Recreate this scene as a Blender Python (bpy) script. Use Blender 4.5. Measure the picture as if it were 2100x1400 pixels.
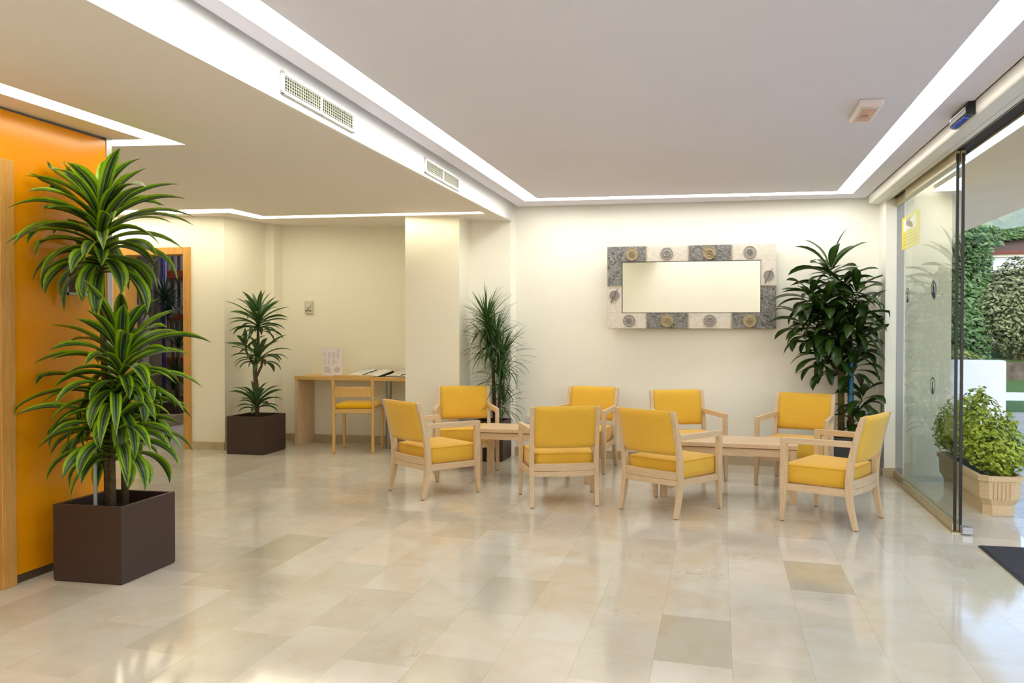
import bpy, bmesh, math, random
from mathutils import Vector, Matrix

for o in list(bpy.data.objects):
    bpy.data.objects.remove(o)
scene = bpy.context.scene
COL = scene.collection

# ---------------------------------------------------------------- camera
cam_d = bpy.data.cameras.new('camera')
cam = bpy.data.objects.new('camera', cam_d)
COL.objects.link(cam)
cam_d.sensor_width = 36
cam_d.lens = 27.7714
cam_d.shift_x = -0.062887
cam_d.shift_y = -0.001607
cam_d.clip_end = 400
cam.matrix_world = Matrix(((0.9839, -0.0045, 0.1784, 0), (0.1784, 0.0139, -0.9839, 0), (0.0019, 0.9999, 0.0145, 1.32), (0, 0, 0, 1)))
scene.camera = cam

# ---------------------------------------------------------------- world, exposure
world = bpy.data.worlds.new('world')
scene.world = world
world.use_nodes = True
wn = world.node_tree.nodes
wl = world.node_tree.links
for n in list(wn):
    wn.remove(n)
sky = wn.new('ShaderNodeTexSky')
sky.sky_type = 'NISHITA'
sky.sun_disc = False
sky.sun_elevation = math.radians(30)
sky.sun_rotation = math.radians(200)
sky.air_density = 1.0
sky.dust_density = 2.5
bg = wn.new('ShaderNodeBackground')
bg.inputs['Strength'].default_value = 0.58
wo = wn.new('ShaderNodeOutputWorld')
wl.new(sky.outputs[0], bg.inputs['Color'])
wl.new(bg.outputs[0], wo.inputs['Surface'])
vs = scene.view_settings
vs.view_transform = 'Standard'
vs.look = 'None'
vs.exposure = -0.06
vs.gamma = 1.0
vs.use_curve_mapping = False

MAIN_STRIP = 14.0      # strength of the light slots in the main ceiling
LOW_STRIP = 9.0      # strength of the light slots in the lower ceiling

# ---------------------------------------------------------------- materials
def srgb(r, g, b):
    def f(c):
        c /= 255.0
        return c / 12.92 if c <= 0.04045 else ((c + 0.055) / 1.055) ** 2.4
    return (f(r), f(g), f(b), 1)

MATS = {}
class NT:
    def __init__(s, name):
        s.m = bpy.data.materials.new(name)
        s.m.use_nodes = True
        s.n = s.m.node_tree.nodes
        s.l = s.m.node_tree.links
        s.b = s.n['Principled BSDF']
        s.out = s.n['Material Output']
    def new(s, t, **k):
        n = s.n.new(t)
        for a, v in k.items():
            setattr(n, a, v)
        return n
    def link(s, a, b):
        s.l.new(a, b)
    def ramp(s, fac, stops):
        r = s.n.new('ShaderNodeValToRGB')
        e = r.color_ramp.elements
        while len(e) < len(stops):
            e.new(0.5)
        for i, (p, c) in enumerate(stops):
            e[i].position = p
            e[i].color = c
        s.link(fac, r.inputs['Fac'])
        return r.outputs['Color']
    def coords(s, scale=(1, 1, 1), kind='Object'):
        tc = s.n.new('ShaderNodeTexCoord')
        mp = s.n.new('ShaderNodeMapping')
        mp.inputs['Scale'].default_value = scale
        s.link(tc.outputs[kind], mp.inputs['Vector'])
        return mp.outputs['Vector']
    def noise(s, vec, scale, detail=4, rough=0.5, dist=0):
        n = s.n.new('ShaderNodeTexNoise')
        n.inputs['Scale'].default_value = scale
        n.inputs['Detail'].default_value = detail
        n.inputs['Roughness'].default_value = rough
        n.inputs['Distortion'].default_value = dist
        if vec is not None:
            s.link(vec, n.inputs['Vector'])
        return n.outputs['Fac']
    def bump(s, h, strength=0.2, dist=0.01):
        b = s.n.new('ShaderNodeBump')
        b.inputs['Strength'].default_value = strength
        b.inputs['Distance'].default_value = dist
        s.link(h, b.inputs['Height'])
        s.link(b.outputs['Normal'], s.b.inputs['Normal'])
    def math(s, op, a, b=None, clamp=False):
        n = s.n.new('ShaderNodeMath')
        n.operation = op
        n.use_clamp = clamp
        for i, v in enumerate((a, b)):
            if v is None:
                continue
            if isinstance(v, (int, float)):
                n.inputs[i].default_value = v
            else:
                s.link(v, n.inputs[i])
        return n.outputs[0]
    def mixc(s, fac, a, b, mode='MIX'):
        n = s.n.new('ShaderNodeMixRGB')
        n.blend_type = mode
        for i, v in enumerate((fac, a, b)):
            if isinstance(v, (int, float)):
                n.inputs[i].default_value = v
            elif isinstance(v, tuple):
                n.inputs[i].default_value = v
            else:
                s.link(v, n.inputs[i])
        return n.outputs[0]

def simple(name, col, rough=0.5, metal=0.0, spec=0.5, nscale=0, namt=0.05, bump=0):
    if name in MATS:
        return MATS[name]
    t = NT(name)
    c = srgb(*col)
    t.b.inputs['Roughness'].default_value = rough
    t.b.inputs['Metallic'].default_value = metal
    t.b.inputs['Specular IOR Level'].default_value = spec
    if nscale:
        v = t.coords()
        n = t.noise(v, nscale, 5)
        lo = tuple(x * (1 - namt) for x in c[:3]) + (1,)
        hi = tuple(min(1, x * (1 + namt)) for x in c[:3]) + (1,)
        t.link(t.ramp(n, [(0.3, lo), (0.7, hi)]), t.b.inputs['Base Color'])
        if bump:
            t.bump(n, bump, 0.004)
    else:
        t.b.inputs['Base Color'].default_value = c
    MATS[name] = t.m
    return t.m

def emissive(name, col, strength):
    if name in MATS:
        return MATS[name]
    t = NT(name)
    e = t.new('ShaderNodeEmission')
    e.inputs['Color'].default_value = col
    e.inputs['Strength'].default_value = strength
    t.link(e.outputs[0], t.out.inputs['Surface'])
    MATS[name] = t.m
    return t.m

def wood(name, c1, c2, axis=2, rough=0.42, scale=14):
    if name in MATS:
        return MATS[name]
    t = NT(name)
    sc = [9.0, 9.0, 9.0]
    sc[axis] = 0.7
    v = t.coords(tuple(sc))
    n = t.noise(v, scale, 6, 0.6, 0.6)
    n2 = t.noise(v, scale * 0.25, 3, 0.5, 1.5)
    f = t.math('ADD', t.math('MULTIPLY', n, 0.55), t.math('MULTIPLY', n2, 0.45))
    t.link(t.ramp(f, [(0.35, srgb(*c1)), (0.65, srgb(*c2))]), t.b.inputs['Base Color'])
    t.b.inputs['Roughness'].default_value = rough
    t.bump(n, 0.06, 0.002)
    MATS[name] = t.m
    return t.m

wall_m = simple('wall_paint', (250, 248, 236), 0.55, nscale=3, namt=0.01)
wall_warm = simple('wall_paint_hall', (248, 243, 226), 0.5, nscale=3, namt=0.01)
ceil_m = simple('ceiling_paint', (234, 232, 247), 0.7, nscale=2, namt=0.01)
ceil_low_m = simple('low_ceiling_paint', (240, 233, 226), 0.7, nscale=2, namt=0.01)
white_m = simple('white_satin', (245, 245, 240), 0.4)
skirt_m = simple('skirting_marble', (196, 178, 146), 0.3, nscale=9, namt=0.12)
wood_v = wood('beech_upright', (206, 176, 138), (226, 198, 162), 2)
wood_x = wood('beech_across', (206, 176, 138), (226, 198, 162), 0)
wood_y = wood('beech_along', (206, 176, 138), (226, 198, 162), 1)
oak_v = wood('honey_door_frame', (196, 140, 66), (218, 166, 90), 2)
pine_x = wood('pine_across', (212, 166, 92), (228, 186, 116), 0)
pine_v = wood('pine_upright', (212, 166, 92), (228, 186, 116), 2)
steel_m = simple('brushed_steel', (150, 150, 152), 0.35, 0.9)
alu_m = simple('aluminium', (176, 178, 186), 0.4, 0.7)
black_m = simple('black_plastic', (22, 22, 24), 0.4)
dark_m = simple('dark_bronze', (52, 38, 22), 0.35, 0.5)
brass_m = simple('pale_brass_anodised', (196, 184, 148), 0.35, 0.5)
planter_m = simple('dark_brown_lacquer', (62, 44, 38), 0.45, nscale=60, namt=0.06, bump=0.05)
soil_m = simple('dark_soil', (38, 28, 20), 0.95, nscale=60, namt=0.4, bump=0.6)

def fabric(name, col, rough=0.9):
    t = NT(name)
    v = t.coords((1, 1, 1))
    n = t.noise(v, 260, 2)
    n2 = t.noise(v, 5, 3)
    c = srgb(*col)
    lo = tuple(x * 0.86 for x in c[:3]) + (1,)
    hi = tuple(min(1, x * 1.1) for x in c[:3]) + (1,)
    f = t.math('ADD', t.math('MULTIPLY', n, 0.7), t.math('MULTIPLY', n2, 0.3))
    t.link(t.ramp(f, [(0.3, lo), (0.7, hi)]), t.b.inputs['Base Color'])
    t.b.inputs['Roughness'].default_value = rough
    t.b.inputs['Specular IOR Level'].default_value = 0.2
    t.b.inputs['Sheen Weight'].default_value = 0.25
    t.bump(n, 0.25, 0.001)
    return t.m
yellow_m = fabric('yellow_fabric', (233, 183, 64))
yellow2_m = fabric('yellow_fabric_bright', (236, 184, 6))

def lacquer():
    t = NT('orange_lacquer_panel')
    v = t.coords()
    n = t.noise(v, 1.2, 2)
    t.link(t.ramp(n, [(0.3, srgb(240, 152, 4)), (0.7, srgb(244, 160, 10))]), t.b.inputs['Base Color'])
    t.b.inputs['Roughness'].default_value = 0.22
    return t.m
orange_m = lacquer()

def marble(name='marble_tiles', cool=False):
    t = NT(name)
    uv = t.new('ShaderNodeUVMap'); uv.uv_map = 'UVMap'
    sep = t.new('ShaderNodeSeparateXYZ'); t.link(uv.outputs[0], sep.inputs[0])
    at = t.new('ShaderNodeAttribute'); at.attribute_name = 'tone'
    sepc = t.new('ShaderNodeSeparateColor'); t.link(at.outputs['Color'], sepc.inputs[0])
    g = t.coords((1, 1, 1))
    off = t.new('ShaderNodeVectorMath'); off.operation = 'MULTIPLY_ADD'
    off.inputs[1].default_value = (37, 53, 19)
    t.link(at.outputs['Color'], off.inputs[0]); t.link(g, off.inputs[2])
    v = off.outputs[0]
    base = (t.ramp(sepc.outputs[0], [(0.0, srgb(184, 175, 152)), (0.3, srgb(200, 194, 179)), (1.0, srgb(217, 212, 201))]))
    base = t.mixc(t.math('MULTIPLY', t.math('SUBTRACT', sepc.outputs[1], 0.62, True), 1.4, True), base, srgb(222, 209, 193))
    base = t.mixc(t.math('MULTIPLY', t.math('SUBTRACT', sepc.outputs[2], 0.7, True), 1.2, True), base, srgb(208, 204, 190))
    cloud = t.noise(v, 4.0, 6, 0.6, 0.8)
    cl = t.ramp(cloud, [(0.25, srgb(238, 226, 206)), (0.6, (1, 1, 1, 1))])
    base = t.mixc(0.6, base, cl, 'MULTIPLY')
    # veins
    vn = t.noise(v, 3.2, 8, 0.62, 1.6)
    vein = t.math('SUBTRACT', 1.0, t.math('MULTIPLY', t.math('ABSOLUTE', t.math('SUBTRACT', vn, 0.5)), 110), True)
    mask = t.noise(v, 1.7, 2)
    mask = t.math('MULTIPLY', t.math('SUBTRACT', mask, 0.53), 6.0, True)
    mk = t.math('MULTIPLY', t.math('MULTIPLY', vein, mask, True), 0.5)
    base = t.mixc(mk, base, srgb(160, 128, 88))
    # joints : uv in metres from tile edge
    def edge(o):
        return o
    ex = t.math('MINIMUM', sep.outputs[0], t.math('SUBTRACT', 0.308, sep.outputs[0]))
    jx = t.math('LESS_THAN', ex, 0.0009)
    jy = t.math('LESS_THAN', sep.outputs[1], 0.0012)
    j = t.math('MAXIMUM', t.math('MULTIPLY', jx, 0.38), t.math('MULTIPLY', jy, 0.22))
    base = t.mixc(j, base, srgb(120, 104, 78))
    t.link(base, t.b.inputs['Base Color'])
    r = t.noise(v, 6, 3)
    rr = t.math('ADD', 0.06, t.math('MULTIPLY', r, 0.07))
    t.link(rr, t.b.inputs['Roughness'])
    t.b.inputs['Specular IOR Level'].default_value = 0.85
    return t.m
marble_m = marble()

def glass_mat():
    t = NT('clear_glass')
    fr = t.new('ShaderNodeFresnel'); fr.inputs[0].default_value = 1.65
    geo = t.new('ShaderNodeNewGeometry')
    tr = t.new('ShaderNodeBsdfTransparent'); tr.inputs[0].default_value = (0.95, 0.975, 0.96, 1)
    gl = t.new('ShaderNodeBsdfGlossy'); gl.inputs['Roughness'].default_value = 0.0
    mx = t.new('ShaderNodeMixShader')
    ff = t.math('MULTIPLY', fr.outputs[0], t.math('SUBTRACT', 1.0, geo.outputs['Backfacing']))
    t.link(ff, mx.inputs[0]); t.link(tr.outputs[0], mx.inputs[1]); t.link(gl.outputs[0], mx.inputs[2])
    t.link(mx.outputs[0], t.out.inputs['Surface'])
    return t.m
glass_m = glass_mat()
def mirror_mat():
    t = NT('silvered_mirror')
    t.b.inputs['Base Color'].default_value = (0.93, 0.93, 0.9, 1)
    t.b.inputs['Metallic'].default_value = 1
    t.b.inputs['Roughness'].default_value = 0.01
    return t.m
mirror_m = mirror_mat()

def leaf_mat(name, edge, mid, core, line=None, rough=0.38, ce=0.2, me=0.62):
    t = NT(name)
    uv = t.new('ShaderNodeUVMap'); uv.uv_map = 'UVMap'
    sep = t.new('ShaderNodeSeparateXYZ'); t.link(uv.outputs[0], sep.inputs[0])
    a = t.math('MULTIPLY', t.math('ABSOLUTE', t.math('SUBTRACT', sep.outputs[0], 0.5)), 2.0)
    g = t.coords()
    n = t.noise(g, 14, 3)
    a2 = t.math('ADD', a, t.math('MULTIPLY', t.math('SUBTRACT', n, 0.5), 0.18))
    ln = line or core
    c = t.ramp(a2, [(0.0, srgb(*core)), (ce, srgb(*core)), (ce + 0.06, srgb(*ln)), (ce + 0.13, srgb(*mid)), (me, srgb(*mid)), (min(0.99, me + 0.12), srgb(*edge))])
    var = t.ramp(n, [(0.3, (0.72, 0.76, 0.7, 1)), (0.75, (1, 1, 1, 1))])
    c = t.mixc(1.0, c, var, 'MULTIPLY')
    t.link(c, t.b.inputs['Base Color'])
    t.b.inputs['Roughness'].default_value = rough
    # light shining through the thin leaf
    tl = t.new('ShaderNodeBsdfTranslucent'); t.link(c, tl.inputs[0])
    mx = t.new('ShaderNodeMixShader'); mx.inputs[0].default_value = 0.22
    t.link(t.b.outputs[0], mx.inputs[1]); t.link(tl.outputs[0], mx.inputs[2]); t.link(mx.outputs[0], t.out.inputs['Surface'])
    return t.m
leaf_lime = leaf_mat('lime_striped_leaf', (150, 190, 30), (66, 112, 30), (44, 66, 40), (150, 168, 110), ce=0.22, me=0.55)
leaf_stripe = leaf_mat('grey_striped_leaf', (84, 124, 60), (54, 88, 44), (92, 120, 84), (130, 150, 116), ce=0.16, me=0.6)
leaf_thin = leaf_mat('thin_dark_leaf', (62, 96, 44), (70, 104, 50), (80, 114, 52))
leaf_broad = leaf_mat('broad_glossy_leaf', (44, 70, 24), (50, 78, 26), (66, 92, 34), rough=0.3)
trunk_m = simple('cane_trunk', (92, 78, 54), 0.85, nscale=50, namt=0.35, bump=0.5)
ring_m = simple('cane_trunk_ringed', (96, 84, 34), 0.7, nscale=40, namt=0.35, bump=0.4)

# ---------------------------------------------------------------- mesh helpers
def newbm():
    return bmesh.new()

def obj(name, bm, mat, parent=None, smooth=False, bevel=0, seg=2, normals=True):
    if normals:
        bmesh.ops.recalc_face_normals(bm, faces=bm.faces[:])
    me = bpy.data.meshes.new(name)
    bm.to_mesh(me)
    bm.free()
    for m in (mat if isinstance(mat, (list, tuple)) else [mat]):
        me.materials.append(m)
    o = bpy.data.objects.new(name, me)
    COL.objects.link(o)
    if parent:
        o.parent = parent
    if smooth:
        for p in me.polygons:
            p.use_smooth = True
    if bevel:
        b = o.modifiers.new('bevel', 'BEVEL')
        b.width = bevel
        b.segments = seg
        b.limit_method = 'ANGLE'
    return o

def box(bm, x0, x1, y0, y1, z0, z1, mi=0):
    v = [bm.verts.new((x, y, z)) for z in (z0, z1) for y in (y0, y1) for x in (x0, x1)]
    for f in ((0, 1, 3, 2), (4, 6, 7, 5), (0, 4, 5, 1), (2, 3, 7, 6), (0, 2, 6, 4), (1, 5, 7, 3)):
        fc = bm.faces.new([v[i] for i in f])
        fc.material_index = mi

def prism(bm, pts, z0, z1, mi=0):
    n = len(pts)
    a = [bm.verts.new((p[0], p[1], z0 if not callable(z0) else z0(*p))) for p in pts]
    b = [bm.verts.new((p[0], p[1], z1 if not callable(z1) else z1(*p))) for p in pts]
    bm.faces.new(a[::-1]).material_index = mi
    bm.faces.new(b).material_index = mi
    for i in range(n):
        bm.faces.new((a[i], a[(i + 1) % n], b[(i + 1) % n], b[i])).material_index = mi

def loft(bm, rings, cap=True, closed=True, mi=0):
    R = [[bm.verts.new(p) for p in r] for r in rings]
    n = len(R[0])
    for a, b in zip(R, R[1:]):
        for i in range(n if closed else n - 1):
            bm.faces.new((a[i], a[(i + 1) % n], b[(i + 1) % n], b[i])).material_index = mi
    if cap and closed:
        bm.faces.new(R[0][::-1]).material_index = mi
        bm.faces.new(R[-1]).material_index = mi

def tube(bm, pts, rad, n=10, cap=True, mi=0):
    pts = [Vector(p) for p in pts]
    rings = []
    for i, p in enumerate(pts):
        d = (pts[min(i + 1, len(pts) - 1)] - pts[max(i - 1, 0)]).normalized()
        up = Vector((0, 0, 1)) if abs(d.z) < 0.9 else Vector((1, 0, 0))
        u = d.cross(up).normalized()
        w = d.cross(u).normalized()
        r = rad[i] if isinstance(rad, (list, tuple)) else rad
        rings.append([p + u * (r * math.cos(2 * math.pi * k / n)) + w * (r * math.sin(2 * math.pi * k / n)) for k in range(n)])
    loft(bm, rings, cap, mi=mi)

def cyl(bm, x, y, z0, z1, r, n=20, r2=None):
    r2 = r if r2 is None else r2
    loft(bm, [[(x + q * math.cos(2 * math.pi * k / n), y + q * math.sin(2 * math.pi * k / n), z) for k in range(n)] for z, q in ((z0, r), (z1, r2))])

def thing(name, label, cat, loc=(0, 0, 0), rot=0, group=None):
    o = bpy.data.objects.new(name, None)
    COL.objects.link(o)
    o.empty_display_size = 0.1
    o.location = loc
    o.rotation_euler = (0, 0, rot)
    o['label'] = label
    o['category'] = cat
    if group:
        o['group'] = group
    return o

def tag(o, label, cat, group=None):
    o['label'] = label
    o['category'] = cat
    if group:
        o['group'] = group
    return o

def struct(o):
    o['kind'] = 'structure'
    return o

def copy_thing(src, loc, rot, label):
    r = src.copy()
    COL.objects.link(r)
    r.location = loc
    r.rotation_euler = (0, 0, rot)
    r['label'] = label
    for ch in list(src.children):
        c = ch.copy()
        COL.objects.link(c)
        c.parent = r
        for g in list(ch.children):
            d = g.copy()
            COL.objects.link(d)
            d.parent = c
    return r

# ================================================================= SETTING
def zm(x, y=0):           # main ceiling
    return 2.55 - 0.012 * x
def zl(x, y):             # lower ceiling
    return 2.388 - 0.03 * (x + 2.044) + 0.0085 * (y - 4.04)
def beam_x(y):
    return -2.044 - 0.0197 * (y - 4.04)

# ---- floor: marble tiles, each with its own tone
def build_floor():
    bm = newbm()
    uvl = bm.loops.layers.uv.new('UVMap')
    tl = bm.loops.layers.float_color.new('tone')
    rnd = random.Random(4)
    W, L, X0 = 0.308, 0.51, 0.054
    offs = {0: 0.1, 1: 4.10, -1: 3.12, -9: 3.60, -8: 3.86, -2: 2.9}
    special = {(1, 4.10): 0.08, (-1, 3.12): 0.12, (-9, 3.60): 0.02, (-9, 4.12): 0.1}
    for k in range(-28, 6):
        x0 = X0 + W * k
        off = offs.get(k, rnd.uniform(0, L))
        y = off - L * math.ceil((off + 3.2) / L)
        while y < 11.2:
            tone = min(1, max(0.28, rnd.gauss(0.66, 0.2)))
            for (kk, yy), tv in special.items():
                if kk == k and abs(yy - y) < 0.1:
                    tone = tv
            col = (tone, rnd.random(), rnd.random(), 1)
            sh = -0.10
            xc = X0 + W * (k + 0.5)
            p = [(x0, y + sh * -W / 2), (x0 + W, y + sh * W / 2), (x0 + W, y + L + sh * W / 2), (x0, y + L + sh * -W / 2)]
            f = bm.faces.new([bm.verts.new((a, b, 0)) for a, b in p])
            for lp, u in zip(f.loops, ((0, 0), (W, 0), (W, L), (0, L))):
                lp[uvl].uv = u
                lp[tl] = col
            y += L
    return obj('floor', bm, marble_m)
struct(build_floor())

# ---- walls
bm = newbm()
prism(bm, [(-2.09, 7.98), (1.60, 7.706), (1.60, 7.86), (-2.09, 8.13)], 0, 2.70)
struct(obj('wall_back', bm, wall_m))
# recess behind the thin leaved plant, column, alcove
bm = newbm()
prism(bm, [(-2.56, 7.9), (-2.125, 7.9), (-2.09, 7.98), (-2.09, 8.13), (-2.56, 8.1)], 0, 2.70)
struct(obj('wall_recess', bm, wall_m))
bm = newbm()
prism(bm, [(-3.14, 7.58), (-2.56, 7.56), (-2.555, 8.75), (-3.14, 8.75)], 0, 2.60)
struct(obj('wall_column', bm, wall_warm))
bm = newbm()
prism(bm, [(-5.30, 8.50), (-3.12, 8.50), (-3.12, 8.7), (-5.30, 8.7)], 0, 2.70)
struct(obj('wall_alcove', bm, wall_warm))
bm = newbm()
prism(bm, [(-5.26, 8.36), (-5.065, 8.36), (-5.045, 8.51), (-5.26, 8.51)], 0, 2.70)
struct(obj('wall_corner', bm, wall_warm))
# wall with the doorway to the stairs
DY = 7.70
bm = newbm()
box(bm, -5.65, -5.25, DY, DY + 0.12, 0, 2.72)
prism(bm, [(-5.36, DY + 0.1), (-5.25, DY + 0.02), (-5.165, 8.52), (-5.30, 8.52)], 0, 2.72)
box(bm, -7.90, -6.60, DY, DY + 0.12, 0, 2.72)
box(bm, -6.60, -5.65, DY, DY + 0.12, 2.19, 2.72)
struct(obj('wall_left_back', bm, wall_warm))

# orange panelled wall
OX = -3.55
bm = newbm()
box(bm, OX - 0.10, OX, 3.452, 4.085, 0.045, 2.415)
struct(obj('wall_left', bm, orange_m))
bm = newbm()
box(bm, OX - 0.102, OX + 0.004, 4.085, 4.125, 0, 2.45)
struct(obj('trim_1', bm, alu_m))
bm = newbm()
box(bm, OX - 0.09, OX - 0.012, 2.3, 4.085, 2.40, 2.47)
struct(obj('trim_2', bm, simple('grey_shadow_profile', (120, 110, 112), 0.5, 0.4)))
bm = newbm()
box(bm, OX - 0.09, OX - 0.008, 3.45, 4.085, 0.0, 0.05)
struct(obj('baseboard_left', bm, simple('dark_plinth', (84, 70, 54), 0.5)))
bm = newbm()
box(bm, OX - 0.10, OX, 2.40, 3.452, 2.165, 2.415)
struct(obj('wall_left_over_door', bm, orange_m))
bm = newbm()
box(bm, OX - 0.10, OX, -2.4, 2.40, 0, 2.415)
struct(obj('wall_left_front', bm, wall_m))
d4 = struct(thing('door_4', '', '', (OX, 2.9, 0)))
for k in ('label', 'category'):
    del d4[k]
bm = newbm()
box(bm, -0.12, 0.018, 0.47, 0.552, 0, 2.165)
box(bm, -0.12, 0.018, -0.55, -0.47, 0, 2.165)
box(bm, -0.12, 0.018, -0.47, 0.47, 2.09, 2.165)
obj('door_frame', bm, oak_v, d4, bevel=0.003)
bm = newbm()
box(bm, -0.08, -0.035, -0.465, 0.465, 0.005, 2.085)
obj('door_leaf', bm, oak_v, d4, bevel=0.002)

# door frame to the stair hall
d3 = struct(thing('door_3', '', '', (-6.125, DY, 0)))
for k in ('label', 'category'):
    del d3[k]
bm = newbm()
ow = 0.475
box(bm, ow - 0.085, ow, -0.02, 0.15, 0, 2.195)
box(bm, -ow, -ow + 0.165, -0.02, 0.15, 0, 2.195)
box(bm, -ow + 0.165, ow - 0.085, -0.02, 0.15, 2.115, 2.195)
obj('door_frame', bm, oak_v, d3, bevel=0.004)

# skirtings
def skirt(name, pts, h=0.085, t=0.014):
    bm = newbm()
    for (a, b) in zip(pts, pts[1:]):
        a = Vector((a[0], a[1], 0)); b = Vector((b[0], b[1], 0))
        d = (b - a).normalized()
        n = Vector((d.y, -d.x, 0))
        q = [a, b, b + n * t, a + n * t]
        prism(bm, [(p.x, p.y) for p in q], 0, h)
    return struct(obj(name, bm, skirt_m))
skirt('baseboard_back', [(-2.09, 7.98), (1.46, 7.716)])
skirt('baseboard_recess', [(-2.56, 7.9), (-2.125, 7.9)])
skirt('baseboard_column', [(-3.14, 7.58), (-2.56, 7.56), (-2.556, 7.9)])
skirt('baseboard_alcove', [(-5.25, 7.71), (-5.17, 8.36), (-5.065, 8.36), (-5.045, 8.50), (-3.14, 8.50)])
skirt('baseboard_left_back', [(-5.65, DY), (-5.25, DY)])

# jamb next to the glass
bm = newbm()
box(bm, 1.445, 1.545, 7.40, 7.76, 0, 2.49)
struct(obj('wall_jamb', bm, wall_m, bevel=0.004))
bm = newbm()
box(bm, 1.432, 1.545, 7.388, 7.42, 0, 0.085)
struct(obj('baseboard_jamb', bm, skirt_m))
# outside continuation of the back wall
bm = newbm()
prism(bm, [(1.545, 7.56), (2.03, 7.52), (2.03, 7.80), (1.545, 7.86)], 0, 2.9)
prism(bm, [(1.60, 7.42), (1.69, 7.42), (1.69, 7.56), (1.60, 7.56)], 0, 2.6)
struct(obj('wall_outside', bm, simple('outside_white_render', (250, 243, 222), 0.8, nscale=20, namt=0.03, bump=0.1)))
# room closing walls
bm = newbm()
box(bm, -8.0, 1.9, -2.55, -2.4, 0, 2.7)
struct(obj('wall_front', bm, wall_m))
bm = newbm()
box(bm, -8.05, -7.9, 2.9, 7.8, 0, 2.75)
box(bm, -8.0, OX - 0.1, 2.9, 3.0, 0, 2.7)
struct(obj('wall_far_left', bm, wall_warm))
bm = newbm()
box(bm, 1.48, 1.62, -2.4, 1.9, 0, 2.7)
box(bm, 1.48, 1.62, 1.9, 7.45, 2.562, 2.7)
struct(obj('wall_right', bm, wall_m))

# ---- main ceiling with its rectangular light slot
bm = newbm()
B = [(-2.052, 7.935), (1.325, 7.69), (1.325, -2.38), (-1.93, -2.38)]
O_ = [(-1.896, 7.598), (1.171, 7.449), (1.168, -1.95), (-1.88, -1.95)]
I_ = [(-1.740, 7.443), (1.020, 7.316), (1.015, -1.80), (-1.73, -1.80)]
def vz(bm, p, f, dz=0):
    return bm.verts.new((p[0], p[1], f(*p) + dz))
for i in range(4):
    j = (i + 1) % 4
    bm.faces.new([vz(bm, p, zm) for p in (B[i], B[j], O_[j], O_[i])])
    for ring in (O_, I_):
        bm.faces.new([vz(bm, ring[i], zm), vz(bm, ring[j], zm), vz(bm, ring[j], zm, 0.03), vz(bm, ring[i], zm, 0.03)])
    bm.faces.new([vz(bm, B[i], zm), vz(bm, B[j], zm), vz(bm, B[j], zm, 0.045), vz(bm, B[i], zm, 0.045)])
bm.faces.new([vz(bm, p, zm) for p in I_])
struct(obj('ceiling', bm, ceil_m, normals=False))
bm = newbm()
box(bm, -2.4, 1.62, -2.5, 8.2, 2.66, 2.72)
# the soffit above the shadow gap
f = [(-2.25, 8.1), (1.50, 7.85), (1.50, -2.4), (-2.10, -2.4)]
for i in range(4):
    j = (i + 1) % 4
    bm.faces.new([vz(bm, p, zm, 0.045) for p in (f[i], f[j], B[j], B[i])])
struct(obj('ceiling_upper', bm, ceil_m, normals=False))

def strip(name, rings, zf, mat, label, dz=0.012):
    bm = newbm()
    for q in rings:
        bm.faces.new([vz(bm, p, zf, dz) for p in q])
    o = obj(name, bm, mat, normals=False)
    return tag(o, label, 'ceiling light', 'recessed light strips in the ceilings')
em_main = emissive('cool_white_light', (1.0, 0.98, 0.92, 1), MAIN_STRIP)
em_low = emissive('warm_white_light', (1.0, 0.92, 0.70, 1), LOW_STRIP)
strip('light_strip', [[O_[i], O_[(i + 1) % 4], I_[(i + 1) % 4], I_[i]] for i in range(4)], zm, em_main,
      'glowing white light slot running round the raised grey-white ceiling', 0.02)

# ---- beam face between the two ceiling levels
bm = newbm()
ys = [-2.4, 4.04, 7.9]
def bx(y): return beam_x(y)
v = [[bm.verts.new((bx(y) - (0.0), y, 2.388 + 0.0085 * (y - 4.04))), bm.verts.new((bx(y), y, 2.66)), bm.verts.new((bx(y) - 0.02, y, 2.66)), bm.verts.new((bx(y) - 0.02, y, 2.388 + 0.0085 * (y - 4.04)))] for y in ys]
for a, b in zip(v, v[1:]):
    for i in range(4):
        bm.faces.new((a[i], a[(i + 1) % 4], b[(i + 1) % 4], b[i]))
struct(obj('wall_beam', bm, white_m))
# small moulding where the beam turns into the ceiling shadow gap is left open

# ---- lower ceiling
L1o, L1oe = (-3.165, -2.2), (-3.180, 4.288)
L1i, L1ie = (-3.325, -2.2), (-3.337, 4.141)
S1 = (-2.229, 7.197); S2 = (-4.757, 7.660); S3 = (-4.761, 7.098); S4 = (-5.649, 7.236); S4b = (-7.85, 7.30)
T1 = (-2.228, 7.331); T2 = (-4.937, 7.884); T3 = (-4.977, 7.386); T4 = (-5.887, 7.540); T4b = (-7.85, 7.62)
polys = [
    # between beam and the slot along the orange wall
    [(bx(-2.4), -2.4), L1o, L1oe, (bx(4.288), 4.288)],
    [(bx(-2.4), -2.4), (-3.325, -2.4), L1i, L1o],
    [(-7.9, -2.4), (-3.325, -2.4), L1i, (-7.9, -2.2)],
    [(-7.9, -2.2), L1i, L1ie, (-7.9, 4.30)],
    # middle field
    [(-7.9, 4.46), L1oe, (bx(4.288), 4.288), (bx(7.197), 7.197), S1, S2, S3, S4, S4b],
    # beyond the back slots
    [T4b, T4, T3, T2, (-5.25, 8.75), (-7.9, 8.75)],
    [T2, T1, (-2.2, 8.75), (-5.25, 8.75)],
    [S1, (bx(7.197), 7.197), (-2.11, 8.75), (-2.2, 8.75), T1],
]
bm = newbm()
for p in polys:
    bm.faces.new([vz(bm, q, zl) for q in p])
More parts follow.
